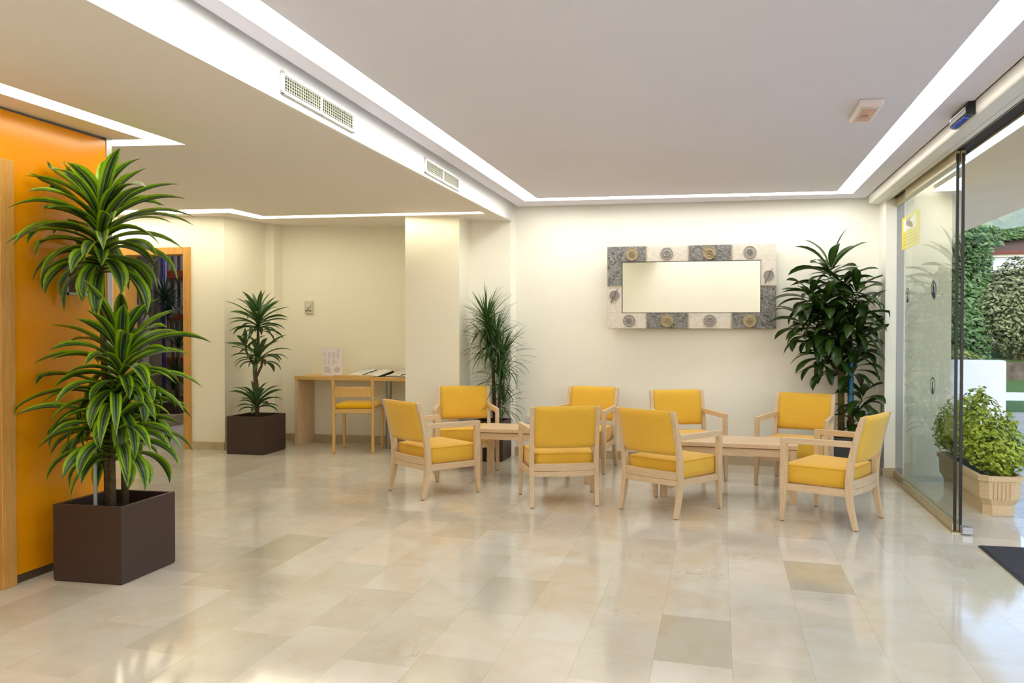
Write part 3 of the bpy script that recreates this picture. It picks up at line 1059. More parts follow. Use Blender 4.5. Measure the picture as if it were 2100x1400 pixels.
# desk chair
def desk_chair():
    t = thing('desk_chair', 'pine side chair with yellow seat pad pushed up to the wall desk', 'chair', (-3.783, 7.74, 0), math.radians(11))
    w = 0.205
    for s in (-1, 1):
        bm = newbm()
        rings = []
        for y, z in ((-0.008, 0.004), (0.0, 0.2), (0.0, 0.46), (-0.012, 0.62), (-0.035, 0.822)):
            x = s * w
            rings.append([(x - 0.015, y - 0.015, z), (x + 0.015, y - 0.015, z), (x + 0.015, y + 0.015, z), (x - 0.015, y + 0.015, z)])
        loft(bm, rings)
        lg = obj('leg', bm, pine_v, t, bevel=0.003)
        bm = newbm(); cyl(bm, s * w, -0.008, 0, 0.006, 0.011, 12); obj('foot_pad', bm, black_m, lg)
        bm = newbm(); x = s * (w + 0.005)
        loft(bm, [[(x - r, 0.40 - r, z), (x + r, 0.40 - r, z), (x + r, 0.40 + r, z), (x - r, 0.40 + r, z)] for z, r in ((0.004, 0.011), (0.44, 0.016))])
        lg = obj('leg', bm, pine_v, t, bevel=0.003)
        bm = newbm(); cyl(bm, x, 0.40, 0, 0.006, 0.009, 12); obj('foot_pad', bm, black_m, lg)
        bm = newbm()
        loft(bm, [[(p[0] - 0.011, p[1], 0.425), (p[0] + 0.011, p[1], 0.425), (p[0] + 0.011, p[1], 0.468), (p[0] - 0.011, p[1], 0.468)] for p in ((s * w, 0.015), (x, 0.385))])
        obj('side_rail', bm, wood_y, t, bevel=0.002)
    bm = newbm(); box(bm, -w + 0.015, w - 0.015, -0.011, 0.011, 0.425, 0.468); obj('back_rail', bm, pine_x, t, bevel=0.002)
    bm = newbm(); box(bm, -w, w, 0.388, 0.41, 0.425, 0.468); obj('front_rail', bm, pine_x, t, bevel=0.002)
    for z0, z1, nm in ((0.595, 0.705, 'backrest'), (0.792, 0.826, 'top_rail')):
        bm = newbm(); rings = []
        for i in range(9):
            u = -1 + 2 * i / 8
            zz = (z0 + z1) / 2
            y = -0.012 - (zz - 0.62) * 0.115 - 0.022 * (1 - u * u)
            rings.append([(u * (w - 0.015), y - 0.009, z0), (u * (w - 0.015), y + 0.009, z0), (u * (w - 0.015), y + 0.006, z1), (u * (w - 0.015), y - 0.012, z1)])
        loft(bm, rings)
        obj(nm, bm, pine_x, t, bevel=0.003)
    bm = newbm()
    rs = []
    for ins, z in ((0.012, 0.468), (0.0, 0.478), (0.0, 0.498), (0.010, 0.514), (0.035, 0.524), (0.09, 0.528)):
        X = w + 0.002 - ins
        pts = []
        r = 0.03
        for (cx, cy, a0) in ((X - r, 0.415 - ins - r, 0), (-X + r, 0.415 - ins - r, 90), (-X + r, 0.018 + ins + r, 180), (X - r, 0.018 + ins + r, 270)):
            for k in range(5):
                a = math.radians(a0 + 90 * k / 4)
                pts.append((cx + r * math.cos(a), cy + r * math.sin(a), z))
        rs.append(pts)
    loft(bm, rs)
    obj('seat_cushion', bm, yellow2_m, t, smooth=True)
    return t
desk_chair()

# leaflet holder on the desk
paper_m = simple('paper_white', (238, 236, 226), 0.6)
ink_m = simple('grey_print', (168, 160, 164), 0.7)
t = thing('sign_holder', 'clear upright holder with a printed timetable sheet standing on the desk', 'sign holder', (-4.27, 8.22, 0.782), 0.15)
bm = newbm(); box(bm, -0.112, 0.112, -0.002, 0.002, 0.004, 0.312)
obj('sheet', bm, simple('paper_lilac', (242, 235, 238), 0.6), t)
bm = newbm(); box(bm, -0.118, 0.118, 0.003, 0.005, 0.0, 0.32); box(bm, -0.118, 0.118, -0.02, 0.06, 0.0, 0.003)
obj('acrylic_cover', bm, glass_m, t)
bm = newbm()
rnd = random.Random(3)
def pr_line(x0, x1, z, h=0.0035):
    box(bm, x0, x1, -0.0027, -0.0021, z, z + h)
pr_line(-0.09, -0.03, 0.288); pr_line(0.03, 0.09, 0.288); pr_line(0.05, 0.09, 0.278)
for c in range(4):
    for r in range(14):
        if (c == 3 and r > 7) or r == 7:
            continue
        x = -0.095 + c * 0.05
        pr_line(x, x + rnd.uniform(0.012, 0.034), 0.262 - r * 0.0105, 0.003)
for r in range(8):
    pr_line(-0.095, -0.095 + rnd.uniform(0.05, 0.085), 0.10 - r * 0.009, 0.003)
for r in range(7):
    ww = 0.035 * math.sin((r + 1) / 8 * math.pi)
    pr_line(0.055 - ww, 0.055 + ww, 0.095 - r * 0.009, 0.004)
for x in (-0.045, 0.005, 0.052):
    box(bm, x, x + 0.0012, -0.0027, -0.0021, 0.12, 0.266)
obj('print', bm, ink_m, t)

def folder(loc, rot, label, cover):
    t = thing('ring_binder', label, 'binder', loc, rot, 'open binders on the desk')
    def lift(y):
        return (y + 0.15) * 0.17
    for s in (-1, 1):
        bm = newbm()
        loft(bm, [[(0.0, y, 0.0), (s * 0.215, y, 0.0), (s * 0.215, y, 0.004 + lift(y)), (0.0, y, 0.004 + lift(y))] for y in (-0.15, 0.15)])
        cv = obj('cover', bm, cover, t)
        bm = newbm()
        prof = []
        for k in range(9):
            u = k / 8
            prof.append((s * (0.005 + 0.20 * u), 0.005 + 0.022 * math.sin(math.pi * min(1, u * 0.8 + 0.1)) * (1 - 0.5 * u)))
        prof += [(s * 0.205, 0.005), (s * 0.005, 0.005)]
        loft(bm, [[(x, y, z + lift(y)) for x, z in prof] for y in (-0.14, 0.14)])
        pg = obj('pages', bm, paper_m, t)
        bm = newbm()
        for r in range(5):
            y0 = 0.10 - r * 0.045
            z = 0.0285 + lift(y0)
            xs = sorted((s * 0.05, s * 0.10))
            box(bm, xs[0], xs[1], y0, y0 + 0.004, z - 0.003, z)
        obj('print', bm, ink_m, pg)
    bm = newbm(); tube(bm, [(0, -0.12, 0.012 + lift(-0.12)), (0, 0.12, 0.012 + lift(0.12))], 0.009, 8)
    obj('spine', bm, black_m, t)
    return t
folder((-3.86, 8.30, 0.782), math.radians(-12), 'open binder with white pages on the desk, the one beside the timetable sheet', black_m)
folder((-3.40, 8.29, 0.782), math.radians(-16), 'open dark-covered binder with white pages at the column end of the desk', simple('dark_purple_cover', (52, 40, 62), 0.5))

# ================================================================= PLANTS
def planter_parts(t, s, h, wall=0.022, mat=None, soil_z=None):
    mat = mat or planter_m
    bm = newbm()
    a, b = s / 2, s / 2 - wall
    soil_z = soil_z or h - 0.05
    loft(bm, [[(-q, -q, z), (q, -q, z), (q, q, z), (-q, q, z)] for q, z in ((a - 0.006, 0.0), (a, 0.012), (a, h), (b, h), (b, soil_z - 0.01))], cap=False)
    bm.faces.new([bm.verts.new(p) for p in ((-a + 0.006, -a + 0.006, 0.0), (a - 0.006, -a + 0.006, 0.0), (a - 0.006, a - 0.006, 0.0), (-a + 0.006, a - 0.006, 0.0))])
    bmesh.ops.remove_doubles(bm, verts=bm.verts[:], dist=0.0001)
    obj('planter', bm, mat, t, bevel=0.003)
    bm = newbm(); box(bm, -b, b, -b, b, soil_z - 0.01, soil_z)
    obj('soil', bm, soil_m, t)

def leaf(bm, uvl, base, az, el, L, W, bend, rnd, segs=9, fold=0.25, twist=0.0, shape='strap', clamp=None, pw=1.3):
    """one arching leaf: starts at elevation el and curves down by bend (radians)"""
    p = Vector(base)
    step = L / segs
    prev = None
    side0 = Vector((-math.sin(az), math.cos(az), 0))
    rows = []
    for i in range(segs + 1):
        u = i / segs
        e = el - bend * (u ** pw)
        d = Vector((math.cos(e) * math.cos(az), math.cos(e) * math.sin(az), math.sin(e)))
        nrm = side0.cross(d) * -1
        if shape == 'strap':
            w = W * (0.40 + 0.60 * math.sin(math.pi * min(1.0, 0.05 + u * 0.85))) * (1 - max(0, (u - 0.62) / 0.38) ** 2.2)
        elif shape == 'thin':
            w = W * (1 - u ** 2.2)
        else:
            w = W * (0.10 + 0.90 * math.sin(math.pi * min(1, u ** 1.15)) ** 0.8)  * (1 - max(0, (u - 0.8) / 0.2) ** 2)
        w = max(w, 0.0008)
        s = (side0 * math.cos(twist * u) + nrm * math.sin(twist * u))
        c = Vector(p)
        up = nrm * (fold * w)
        pts = [c - s * (w / 2) + up, c, c + s * (w / 2) + up]
        if shape == 'thin':
            pts = [pts[0], pts[2]]
        if clamp:
            pts = [clamp(q) for q in pts]
        rows.append([bm.verts.new(q) for q in pts])
        p += d * step
    us = (0.0, 0.5, 1.0) if shape != 'thin' else (0.0, 1.0)
    for i in range(segs):
        a, b = rows[i], rows[i + 1]
        for j in range(len(us) - 1):
            f = bm.faces.new((a[j], a[j + 1], b[j + 1], b[j]))
            f.smooth = True
            for lp, uv in zip(f.loops, ((us[j], i / segs), (us[j + 1], i / segs), (us[j + 1], (i + 1) / segs), (us[j], (i + 1) / segs))):
                lp[uvl].uv = uv

def crown(t, centre, n, L, W, mat, seed, h=0.12, el0=85, el1=5, bend0=50, bend1=130, shape='strap', clamp=None, fold=0.25, segs=9, jit=0.15, name='foliage', pw=1.3):
    rnd = random.Random(seed)
    bm = newbm()
    uvl = bm.loops.layers.uv.new('UVMap')
    for i in range(n):
        u = (i + 0.5) / n                     # 0 top .. 1 bottom
        az = i * 2.39996 + rnd.uniform(-0.3, 0.3)
        el = math.radians(el0 + (el1 - el0) * u ** 0.8 + rnd.uniform(-10, 10))
        bend = math.radians(bend0 + (bend1 - bend0) * u + rnd.uniform(-18, 18))
        ll = L * (0.72 + 0.28 * math.sin(math.pi * min(1, u + 0.2))) * rnd.uniform(1 - jit, 1 + jit)
        base = (centre[0] + 0.012 * math.cos(az), centre[1] + 0.012 * math.sin(az), centre[2] + h * (0.5 - u))
        leaf(bm, uvl, base, az, el, ll, W * rnd.uniform(0.8, 1.15), bend, rnd, segs, fold, rnd.uniform(-0.7, 0.7), shape, clamp, pw)
    return obj(name, bm, mat, t, smooth=False, normals=False)

def wall_clamp(t, xmin=None, ymax=None, zmin=None, xmax=None, line=None):
    ox, oy = t.location.x, t.location.y
    def f(q):
        q = Vector(q)
        if xmin is not None and q.x + ox < xmin:
            q.x = xmin - ox + 0.02 * (1 - math.exp((q.x + ox - xmin) * 5))
        if xmax is not None and q.x + ox > xmax:
            q.x = xmax - ox - 0.02 * (1 - math.exp(-(q.x + ox - xmax) * 5))
        if ymax is not None and q.y + oy > ymax:
            q.y = ymax - oy - 0.02 * (1 - math.exp(-(q.y + oy - ymax) * 5))
        if zmin is not None and q.z < zmin:
            q.z = zmin
        return q
    return f

def trunk(t, pts, r, mat=trunk_m, n=8, name='stem'):
    bm = newbm()
    tube(bm, pts, r, n)
    return obj(name, bm, mat, t, smooth=True)

# --- large lime striped dracaena by the orange wall
t = thing('potted_dracaena', 'tall lime-striped dracaena in a dark brown cube planter against the orange wall', 'potted plant', (-3.205, 3.745, 0))
planter_parts(t, 0.405, 0.402, soil_z=0.33)
c = wall_clamp(t, xmin=OX + 0.03)
trunk(t, [(-0.05, 0.0, 0.32), (-0.055, 0.0, 0.8), (-0.075, 0.0, 1.3), (-0.082, 0, 1.86)], [0.019, 0.018, 0.015, 0.012])
trunk(t, [(0.03, 0.03, 0.32), (0.025, 0.03, 0.8), (0.03, 0.0, 1.24)], [0.019, 0.017, 0.012])
trunk(t, [(0.02, -0.05, 0.32), (0.02, -0.05, 0.75)], [0.019, 0.013])
bm = newbm(); cyl(bm, -0.075, -0.06, 0.32, 0.75, 0.009, 10)
obj('support_cane', bm, simple('white_cane', (190, 190, 194), 0.5), t)
crown(t, (-0.085, 0, 1.775), 74, 0.45, 0.070, leaf_lime, 11, 0.34, 82, 5, 55, 115, clamp=c, pw=0.95, segs=11, jit=0.25)
crown(t, (0.035, 0.0, 1.08), 48, 0.40, 0.070, leaf_lime, 12, 0.24, 84, 8, 40, 115, clamp=c, pw=0.95, segs=11, jit=0.25)
crown(t, (0.0, 0.0, 0.90), 34, 0.43, 0.068, leaf_lime, 13, 0.16, 45, 5, 80, 115, clamp=c, pw=0.95, segs=11, jit=0.25)
crown(t, (0.025, -0.03, 0.70), 44, 0.43, 0.068, leaf_lime, 14, 0.20, 65, 10, 80, 120, clamp=c, pw=0.95, segs=11, jit=0.25)

# --- medium striped dracaena beside the doorway
t = thing('potted_dracaena', 'grey-green striped dracaena in a dark cube planter between the doorway and the desk', 'potted plant', (-4.855, 7.67, 0))
planter_parts(t, 0.425, 0.395, soil_z=0.33)
c = wall_clamp(t, xmin=-5.20)
trunk(t, [(0, 0, 0.32), (0.01, 0, 0.6), (-0.02, 0, 0.85), (0.02, 0, 1.1), (0.02, 0, 1.34)], [0.022, 0.026, 0.022, 0.018, 0.012])
trunk(t, [(0.0, 0, 0.80), (0.05, 0.02, 0.92), (0.06, 0.02, 1.0)], [0.015, 0.013, 0.01])
crown(t, (0.02, 0, 1.36), 46, 0.35, 0.050, leaf_stripe, 21, 0.15, 82, 0, 25, 90, clamp=c)
crown(t, (0.03, 0, 0.98), 26, 0.35, 0.048, leaf_stripe, 22, 0.10, 60, 15, 50, 110, clamp=c)
crown(t, (0.0, 0, 0.50), 26, 0.30, 0.048, leaf_stripe, 23, 0.10, 75, 18, 40, 90, clamp=c)
crown(t, (-0.13, 0, 1.10), 9, 0.24, 0.040, leaf_stripe, 24, 0.06, 70, 10, 20, 60, clamp=c)
trunk(t, [(0.0, 0, 0.88), (-0.08, 0, 1.0), (-0.13, 0, 1.09)], [0.014, 0.012, 0.009])

# --- thin leaved marginata in the recess
t = thing('potted_dracaena', 'thin-leaved spiky dracaena in a dark planter in the wall recess behind the chairs', 'potted plant', (-2.27, 7.70, 0))
planter_parts(t, 0.33, 0.395, soil_z=0.34)
c = wall_clamp(t, ymax=7.88, xmin=-2.54)
trunk(t, [(0.04, 0, 0.33), (0.02, 0, 0.9), (-0.02, -0.02, 1.4)], [0.022, 0.017, 0.010])
trunk(t, [(0.08, -0.02, 0.33), (0.10, -0.03, 0.8), (0.08, -0.04, 1.05)], [0.018, 0.014, 0.010])
for k, (x, y, z, n, L) in enumerate(((-0.04, -0.03, 1.36, 130, 0.32), (0.06, -0.05, 1.18, 100, 0.33), (0.12, -0.04, 1.00, 100, 0.33), (0.11, -0.05, 0.80, 70, 0.32), (0.14, -0.03, 0.55, 50, 0.30), (-0.02, -0.03, 1.14, 80, 0.32))):
    crown(t, (x, y, z), n, L, 0.017, leaf_thin, 31 + k, 0.16, 84, -25, 20, 85, 'thin', clamp=c, segs=7, jit=0.3, fold=0)

# --- broad leaved plant in the right corner
t = thing('potted_corn_plant', 'tall dark broad-leaved corn plant in a black planter in the corner by the glass', 'potted plant', (1.135, 7.42, 0))
planter_parts(t, 0.34, 0.36, soil_z=0.30, mat=simple('black_planter', (30, 28, 30), 0.4))
c = wall_clamp(t, ymax=7.68, xmax=1.43)
trunk(t, [(-0.05, 0.0, 0.29), (-0.06, 0.0, 0.9), (-0.08, 0.0, 1.75)], [0.030, 0.028, 0.018], ring_m)
trunk(t, [(0.03, -0.02, 0.29), (0.02, -0.02, 0.9), (0.01, -0.02, 1.45)], [0.028, 0.026, 0.018], ring_m)
bm = newbm()
for zz in [0.32 + 0.045 * k for k in range(28)]:
    for (x, y, r) in ((-0.057, 0.0, 0.031), (0.022, -0.02, 0.0285)):
        pts = [(x + r * math.cos(2 * math.pi * k / 12) - (0.00 if x > 0 else 0.012 * max(0, zz - 0.9)), y + r * math.sin(2 * math.pi * k / 12), zz + 0.004 * math.sin(k)) for k in range(13)]
        tube(bm, pts, 0.0025, 4, cap=False)
obj('stem_ring', bm, simple('yellow_cane_ring', (128, 110, 40), 0.7), t)
bm = newbm(); cyl(bm, 0.022, -0.034, 0.62, 1.16, 0.018, 12)
obj('label_tag', bm, simple('turquoise_tag', (40, 130, 190), 0.4), t)
spec = [(-0.16, -0.03, 1.80, 20, 0.34), (-0.04, -0.02, 1.66, 24, 0.38), (-0.34, -0.05, 1.58, 22, 0.36), (0.06, -0.06, 1.58, 22, 0.36), (-0.20, -0.16, 1.52, 26, 0.36),
        (-0.28, 0.0, 1.32, 24, 0.36), (0.04, -0.12, 1.36, 26, 0.36), (-0.40, -0.05, 1.34, 15, 0.30), (-0.14, -0.14, 1.26, 24, 0.34), (0.08, -0.05, 1.16, 22, 0.34),
        (-0.24, -0.05, 1.08, 20, 0.32), (0.06, -0.02, 0.96, 15, 0.30), (0.12, -0.04, 0.66, 18, 0.28), (0.06, -0.02, 0.48, 13, 0.26), (-0.16, 0.0, 1.00, 15, 0.30)]
for k, (x, y, z, n, L) in enumerate(spec):
    if k:
        trunk(t, [(-0.05 if x < -0.02 else 0.01, -0.01, z - 0.16), (x, y, z + 0.03)], [0.009, 0.006], trunk_m, 6)
    crown(t, (x, y, z), n, L * 1.02, 0.082, leaf_broad, 51 + k, 0.18, 50 if k else 85, -25, 40, 75, 'broad', clamp=c, segs=7, jit=0.25, fold=0.18)

# ================================================================= STAIR HALL
stone_m = simple('grey_stone_wall', (120, 112, 104), 0.8, nscale=9, namt=0.35, bump=0.5)
hallw_m = simple('hall_plaster', (150, 136, 118), 0.8, nscale=5, namt=0.08)
terra_m = simple('terracotta_band', (124, 58, 36), 0.5, nscale=12, namt=0.1)
gran_m = simple('speckled_granite', (146, 130, 108), 0.5, nscale=90, namt=0.35)
bm = newbm(); box(bm, -9.2, -5.3, 10.6, 10.75, 0, 3.4)
struct(obj('wall_stairs', bm, stone_m))
bm = newbm(); box(bm, -9.3, -9.2, 7.82, 10.7, 0, 3.4); box(bm, -5.45, -5.3, 8.72, 10.7, 0, 3.4); box(bm, -9.2, -7.9, 7.7, 7.82, 0, 3.4)
struct(obj('wall_stairs_side', bm, hallw_m))
bm = newbm(); box(bm, -9.3, -5.3, 7.8, 10.75, 3.4, 3.5)
struct(obj('ceiling_stairs', bm, hallw_m))
for i, (z0, z1) in enumerate(((2.04, 2.15), (1.43, 1.52), (0.80, 0.88), (0.15, 0.26))):
    bm = newbm(); box(bm, -8.02, -6.9, 10.30, 10.45, z0, z1)
    struct(obj('trim_%d' % (i + 10), bm, terra_m))
bm = newbm(); box(bm, -8.55, -6.9, 10.42, 10.6, 0.26, 1.40)
struct(obj('wall_stairs_plaster', bm, hallw_m))
# steps
t = thing('staircase', 'granite stairs with two broad bottom steps in the dim hall', 'stairs', (0, 0, 0))
for k, (x, z0, z1) in enumerate(((-7.14, 0.0, 0.145), (-7.50, 0.145, 0.30), (-8.3, 0.30, 0.46))):
    bm = newbm(); prism(bm, [(-9.15, 8.3), (x, 8.3), (x - 0.10, 10.28), (-9.15, 10.28)], z0, z1)
    obj('step', bm, gran_m, t, bevel=0.008)
rail_m = simple('grey_painted_steel', (150, 142, 142), 0.4, 0.3)
t = thing('stair_railing', 'grey stair railing with chrome handrails, round newel post and thin balusters', 'railing', (-7.60, 9.40, 0.30))
def wp(x, y, z):
    return (x + 7.60, y - 9.40, z - 0.30)
chrome_m = simple('chrome_rail', (190, 198, 214), 0.2, 0.7)
bm = newbm(); tube(bm, [wp(-8.85, 10.0, 1.72), wp(-7.65, 10.0, 2.40)], 0.03, 10)
obj('handrail', bm, chrome_m, t)
bm = newbm(); tube(bm, [wp(-8.6, 9.4, 1.98), wp(-7.60, 9.4, 1.55)], 0.032, 10)
obj('handrail', bm, rail_m, t)
bm = newbm(); tube(bm, [wp(-8.05, 10.22, 1.34), wp(-7.30, 10.22, 1.84)], 0.02, 8)
obj('handrail', bm, rail_m, t)
bm = newbm(); cyl(bm, 0.0, 0.0, 0.0, 1.19, 0.058, 20)
loft(bm, [[(r * math.cos(2 * math.pi * k / 16), r * math.sin(2 * math.pi * k / 16), z) for k in range(16)] for r, z in ((0.03, 1.18), (0.03, 1.20), (0.048, 1.22), (0.054, 1.25), (0.045, 1.28), (0.01, 1.30))])
obj('newel_post', bm, rail_m, t, smooth=False)
for k in range(9):
    x = -8.55 + k * 0.1
    bm = newbm(); q = wp(x, 9.4, 0.32); cyl(bm, q[0], q[1], 0.02, 1.98 - (x + 8.6) * 0.43 - 0.32, 0.011, 8)
    obj('baluster', bm, rail_m, t)
for k in range(11):
    x = -8.80 + k * 0.105
    bm = newbm(); a = wp(x, 9.98, 1.25); b = wp(x, 10.01, 1.70 + (x + 8.85) * 0.566); box(bm, a[0], a[0] + 0.022, a[1], b[1], a[2], b[2])
    obj('baluster', bm, rail_m, t)
for k in range(9):
    x = -7.97 + k * 0.105
    for z0, z1 in ((1.50, 2.04), (2.15, 2.75)):
        bm = newbm(); a = wp(x, 10.34, z0); b = wp(x, 10.37, z1); box(bm, a[0], a[0] + 0.032, a[1], b[1], a[2], b[2])
        obj('baluster', bm, rail_m, t)
bm = newbm(); cyl(bm, -7.72, 9.93, 0.30, 3.3, 0.024, 12)
tag(obj('metal_post', bm, simple('dark_blue_steel', (34, 44, 110), 0.4)), 'slim dark blue steel post on the stairs in the hall', 'post')
t = thing('potted_dracaena', 'dark spiky thin-leaved dracaena standing on the stairs beyond the doorway', 'potted plant', (-7.36, 9.72, 0.145))
planter_parts(t, 0.22, 0.22)
trunk(t, [(0, 0, 0.16), (-0.05, 0, 0.8), (-0.16, -0.02, 1.55)], [0.018, 0.015, 0.010])
trunk(t, [(0.02, 0, 0.16), (0.04, 0, 0.6), (0.03, 0, 0.9)], [0.016, 0.013, 0.010])
leaf_dark = leaf_mat('very_dark_thin_leaf', (30, 56, 32), (34, 60, 34), (38, 64, 36))
for k, (x, y, z, n) in enumerate(((-0.18, 0, 1.56, 90), (-0.12, 0, 1.36, 80), (0.03, 0, 0.92, 70), (0.0, 0.0, 0.50, 60), (-0.05, 0, 0.32, 40))):
    crown(t, (x, y, z), n, 0.33, 0.017, leaf_dark, 81 + k, 0.12, 85, -10, 5, 70, 'thin', segs=6, jit=0.25, fold=0)
# added fill lamp under the hall ceiling brightens the stairs; no window is built
ld = bpy.data.lights.new('hall_fill_light', 'AREA'); ld.energy = 65; ld.size = 1.2; ld.color = (0.9, 0.93, 1.0)
lo = bpy.data.objects.new('hall_fill_light', ld); COL.objects.link(lo); lo.location = (-6.4, 9.4, 3.3); lo.rotation_euler = (0, math.radians(20), 0)

# ================================================================= OUTSIDE
pave_m = simple('pale_paving', (206, 210, 220), 0.35, nscale=3, namt=0.06)
def paving():
    t = NT('outside_paving')
    v = t.coords((1, 1, 1))
    br = t.new('ShaderNodeTexBrick')
    br.inputs['Scale'].default_value = 1.0
    br.inputs['Brick Width'].default_value = 0.6
    br.inputs['Row Height'].default_value = 0.3
    br.inputs['Mortar Size'].default_value = 0.003
    br.inputs['Color1'].default_value = srgb(214, 210, 206)
    br.inputs['Color2'].default_value = srgb(196, 194, 192)
    br.inputs['Mortar'].default_value = srgb(120, 120, 120)
    t.link(v, br.inputs['Vector'])
    n = t.noise(v, 4, 6, 0.6, 2.0)
    c = t.mixc(0.5, br.outputs['Color'], t.ramp(n, [(0.3, srgb(200, 192, 184)), (0.7, (1, 1, 1, 1))]), 'MULTIPLY')
    t.link(c, t.b.inputs['Base Color'])
    t.b.inputs['Roughness'].default_value = 0.22
    return t.m
pv = paving()
bm = newbm(); box(bm, 1.594, 60, -8, 13.6, -0.05, -0.001); box(bm, -12, 1.594, 11.0, 13.6, -0.05, -0.001)
struct(obj('ground_paving', bm, pv))
def grass_mat():
    t = NT('lawn_grass')
    v = t.coords((1, 1, 1))
    n = t.noise(v, 30, 5, 0.7)
    t.link(t.ramp(n, [(0.3, srgb(44, 78, 34)), (0.7, srgb(86, 124, 58))]), t.b.inputs['Base Color'])
    t.b.inputs['Roughness'].default_value = 0.95
    t.bump(n, 0.8, 0.05)
    return t.m
grass_m = grass_mat()
def gstrip(name, y0, y1, m, z=0.0):
    bm = newbm(); box(bm, -12, 60, y0, y1, -0.06, z)
    return struct(obj(name, bm, m))
gstrip('ground_grass', 13.6, 15.7, grass_m, 0.01)
gstrip('ground_path', 15.7, 17.8, simple('pale_path', (214, 220, 232), 0.5, nscale=3, namt=0.05), 0.005)
gstrip('ground_lawn', 17.8, 22.0, grass_m, 0.01)
bm = newbm(); box(bm, -12, 60, 22.0, 22.35, 0, 0.46)
struct(obj('wall_garden', bm, simple('mossy_retaining_stone', (74, 70, 62), 0.9, nscale=4, namt=0.5, bump=0.8)))
bm = newbm()
prof = [(22.35, 0.44), (24.5, 0.66), (28, 0.98), (60, 3.0)]
for (a, za), (b, zb2) in zip(prof, prof[1:]):
    bm.faces.new([bm.verts.new(p) for p in ((-20, a, za), (70, a, za), (70, b, zb2), (-20, b, zb2))])
struct(obj('ground_slope', bm, grass_m))
# door mat
t = thing('door_mat', 'dark grey entrance mat outside the open glass door', 'mat', (2.25, 3.95, 0.0))
bm = newbm(); box(bm, -0.69, 0.75, -1.15, 1.175, 0, 0.012)
obj('pile', bm, simple('charcoal_pile', (52, 52, 56), 0.95, nscale=300, namt=0.5, bump=0.9), t)
bm = newbm()
box(bm, -0.70, -0.69, -1.16, 1.185, 0, 0.009); box(bm, -0.70, 0.76, 1.175, 1.185, 0, 0.009)
obj('edging', bm, black_m, t)
# canopy
bm = newbm(); loft(bm, [[(1.87, y, 2.6), (3.15, y, 2.6), (3.15, y, 2.85), (2.45, y, 2.85)] for y in (-6, 12.5)])
struct(obj('ceiling_canopy', bm, simple('canopy_render', (232, 214, 180), 0.8, nscale=2, namt=0.02)))
bm = newbm(); cyl(bm, 3.0, 1.5, 0, 2.6, 0.12, 20)
struct(obj('trim_20', bm, white_m))
# low white garden wall
bm = newbm(); box(bm, 2.2, 3.295, 9.95, 10.15, 0, 0.955)
struct(obj('wall_low_white', bm, simple('white_render', (232, 236, 246), 0.8, nscale=30, namt=0.02, bump=0.05), bevel=0.02, seg=3))

# leafy masses
def leaf_cloud(bm, uvl, fn, n, s, rnd, squash=1.0):
    for _ in range(n):
        p, nrm = fn(rnd)
        nrm = (Vector(nrm) + Vector((rnd.uniform(-.8, .8), rnd.uniform(-.8, .8), rnd.uniform(-.5, .9)))).normalized()
        u = nrm.cross(Vector((rnd.random(), rnd.random(), rnd.random() + 0.01))).normalized()
        w = nrm.cross(u)
        L = s * rnd.uniform(0.7, 1.3)
        W = L * 0.5 * squash
        P = Vector(p)
        vv = [P - u * L * 0.5, P + w * W * 0.5 + nrm * 0.1 * W, P + u * L * 0.5, P - w * W * 0.5 + nrm * 0.1 * W]
        f = bm.faces.new([bm.verts.new(q) for q in vv])
        for lp, uv in zip(f.loops, ((0.5, 0), (1, 0.5), (0.5, 1), (0, 0.5))):
            lp[uvl].uv = uv
def ellipsoid(c, r, fill=0.35):
    def fn(rnd):
        while True:
            d = Vector((rnd.gauss(0, 1), rnd.gauss(0, 1), rnd.gauss(0, 1)))
            if d.length > 1e-3:
                break
        d.normalize()
        k = 1 - fill * rnd.random() ** 2
        k *= 1 + 0.08 * math.sin(7 * d.x + 3 * d.z) * math.cos(6 * d.y + 2 * d.x)
        return (c[0] + d.x * r[0] * k, c[1] + d.y * r[1] * k, c[2] + d.z * r[2] * k), d
    return fn
def boxfn(x0, x1, y0, y1, z0, z1):
    def fn(rnd):
        x, z = rnd.uniform(x0, x1), rnd.uniform(z0, z1)
        y = y0 + (y1 - y0) * rnd.random() ** 2
        y += 0.25 * math.sin(3.1 * x) * math.cos(2.3 * z)
        return (x, y, z), (0, -1, 0.3)
    return fn
def bushleaf(name, a, b):
    t = NT(name)
    v = t.coords((1, 1, 1))
    n = t.noise(v, 3.5, 3)
    n2 = t.noise(v, 60, 2)
    f = t.math('ADD', t.math('MULTIPLY', n, 0.5), t.math('MULTIPLY', n2, 0.5))
    t.link(t.ramp(f, [(0.32, srgb(*a)), (0.66, srgb(*b))]), t.b.inputs['Base Color'])
    t.b.inputs['Roughness'].default_value = 0.5
    return t.m
def core(bm, c, r, n=12):
    for i in range(1, n):
        pass
    bmesh.ops.create_icosphere(bm, subdivisions=2, radius=1.0, matrix=Matrix.Translation(c) @ Matrix.Diagonal((r[0], r[1], r[2], 1)))

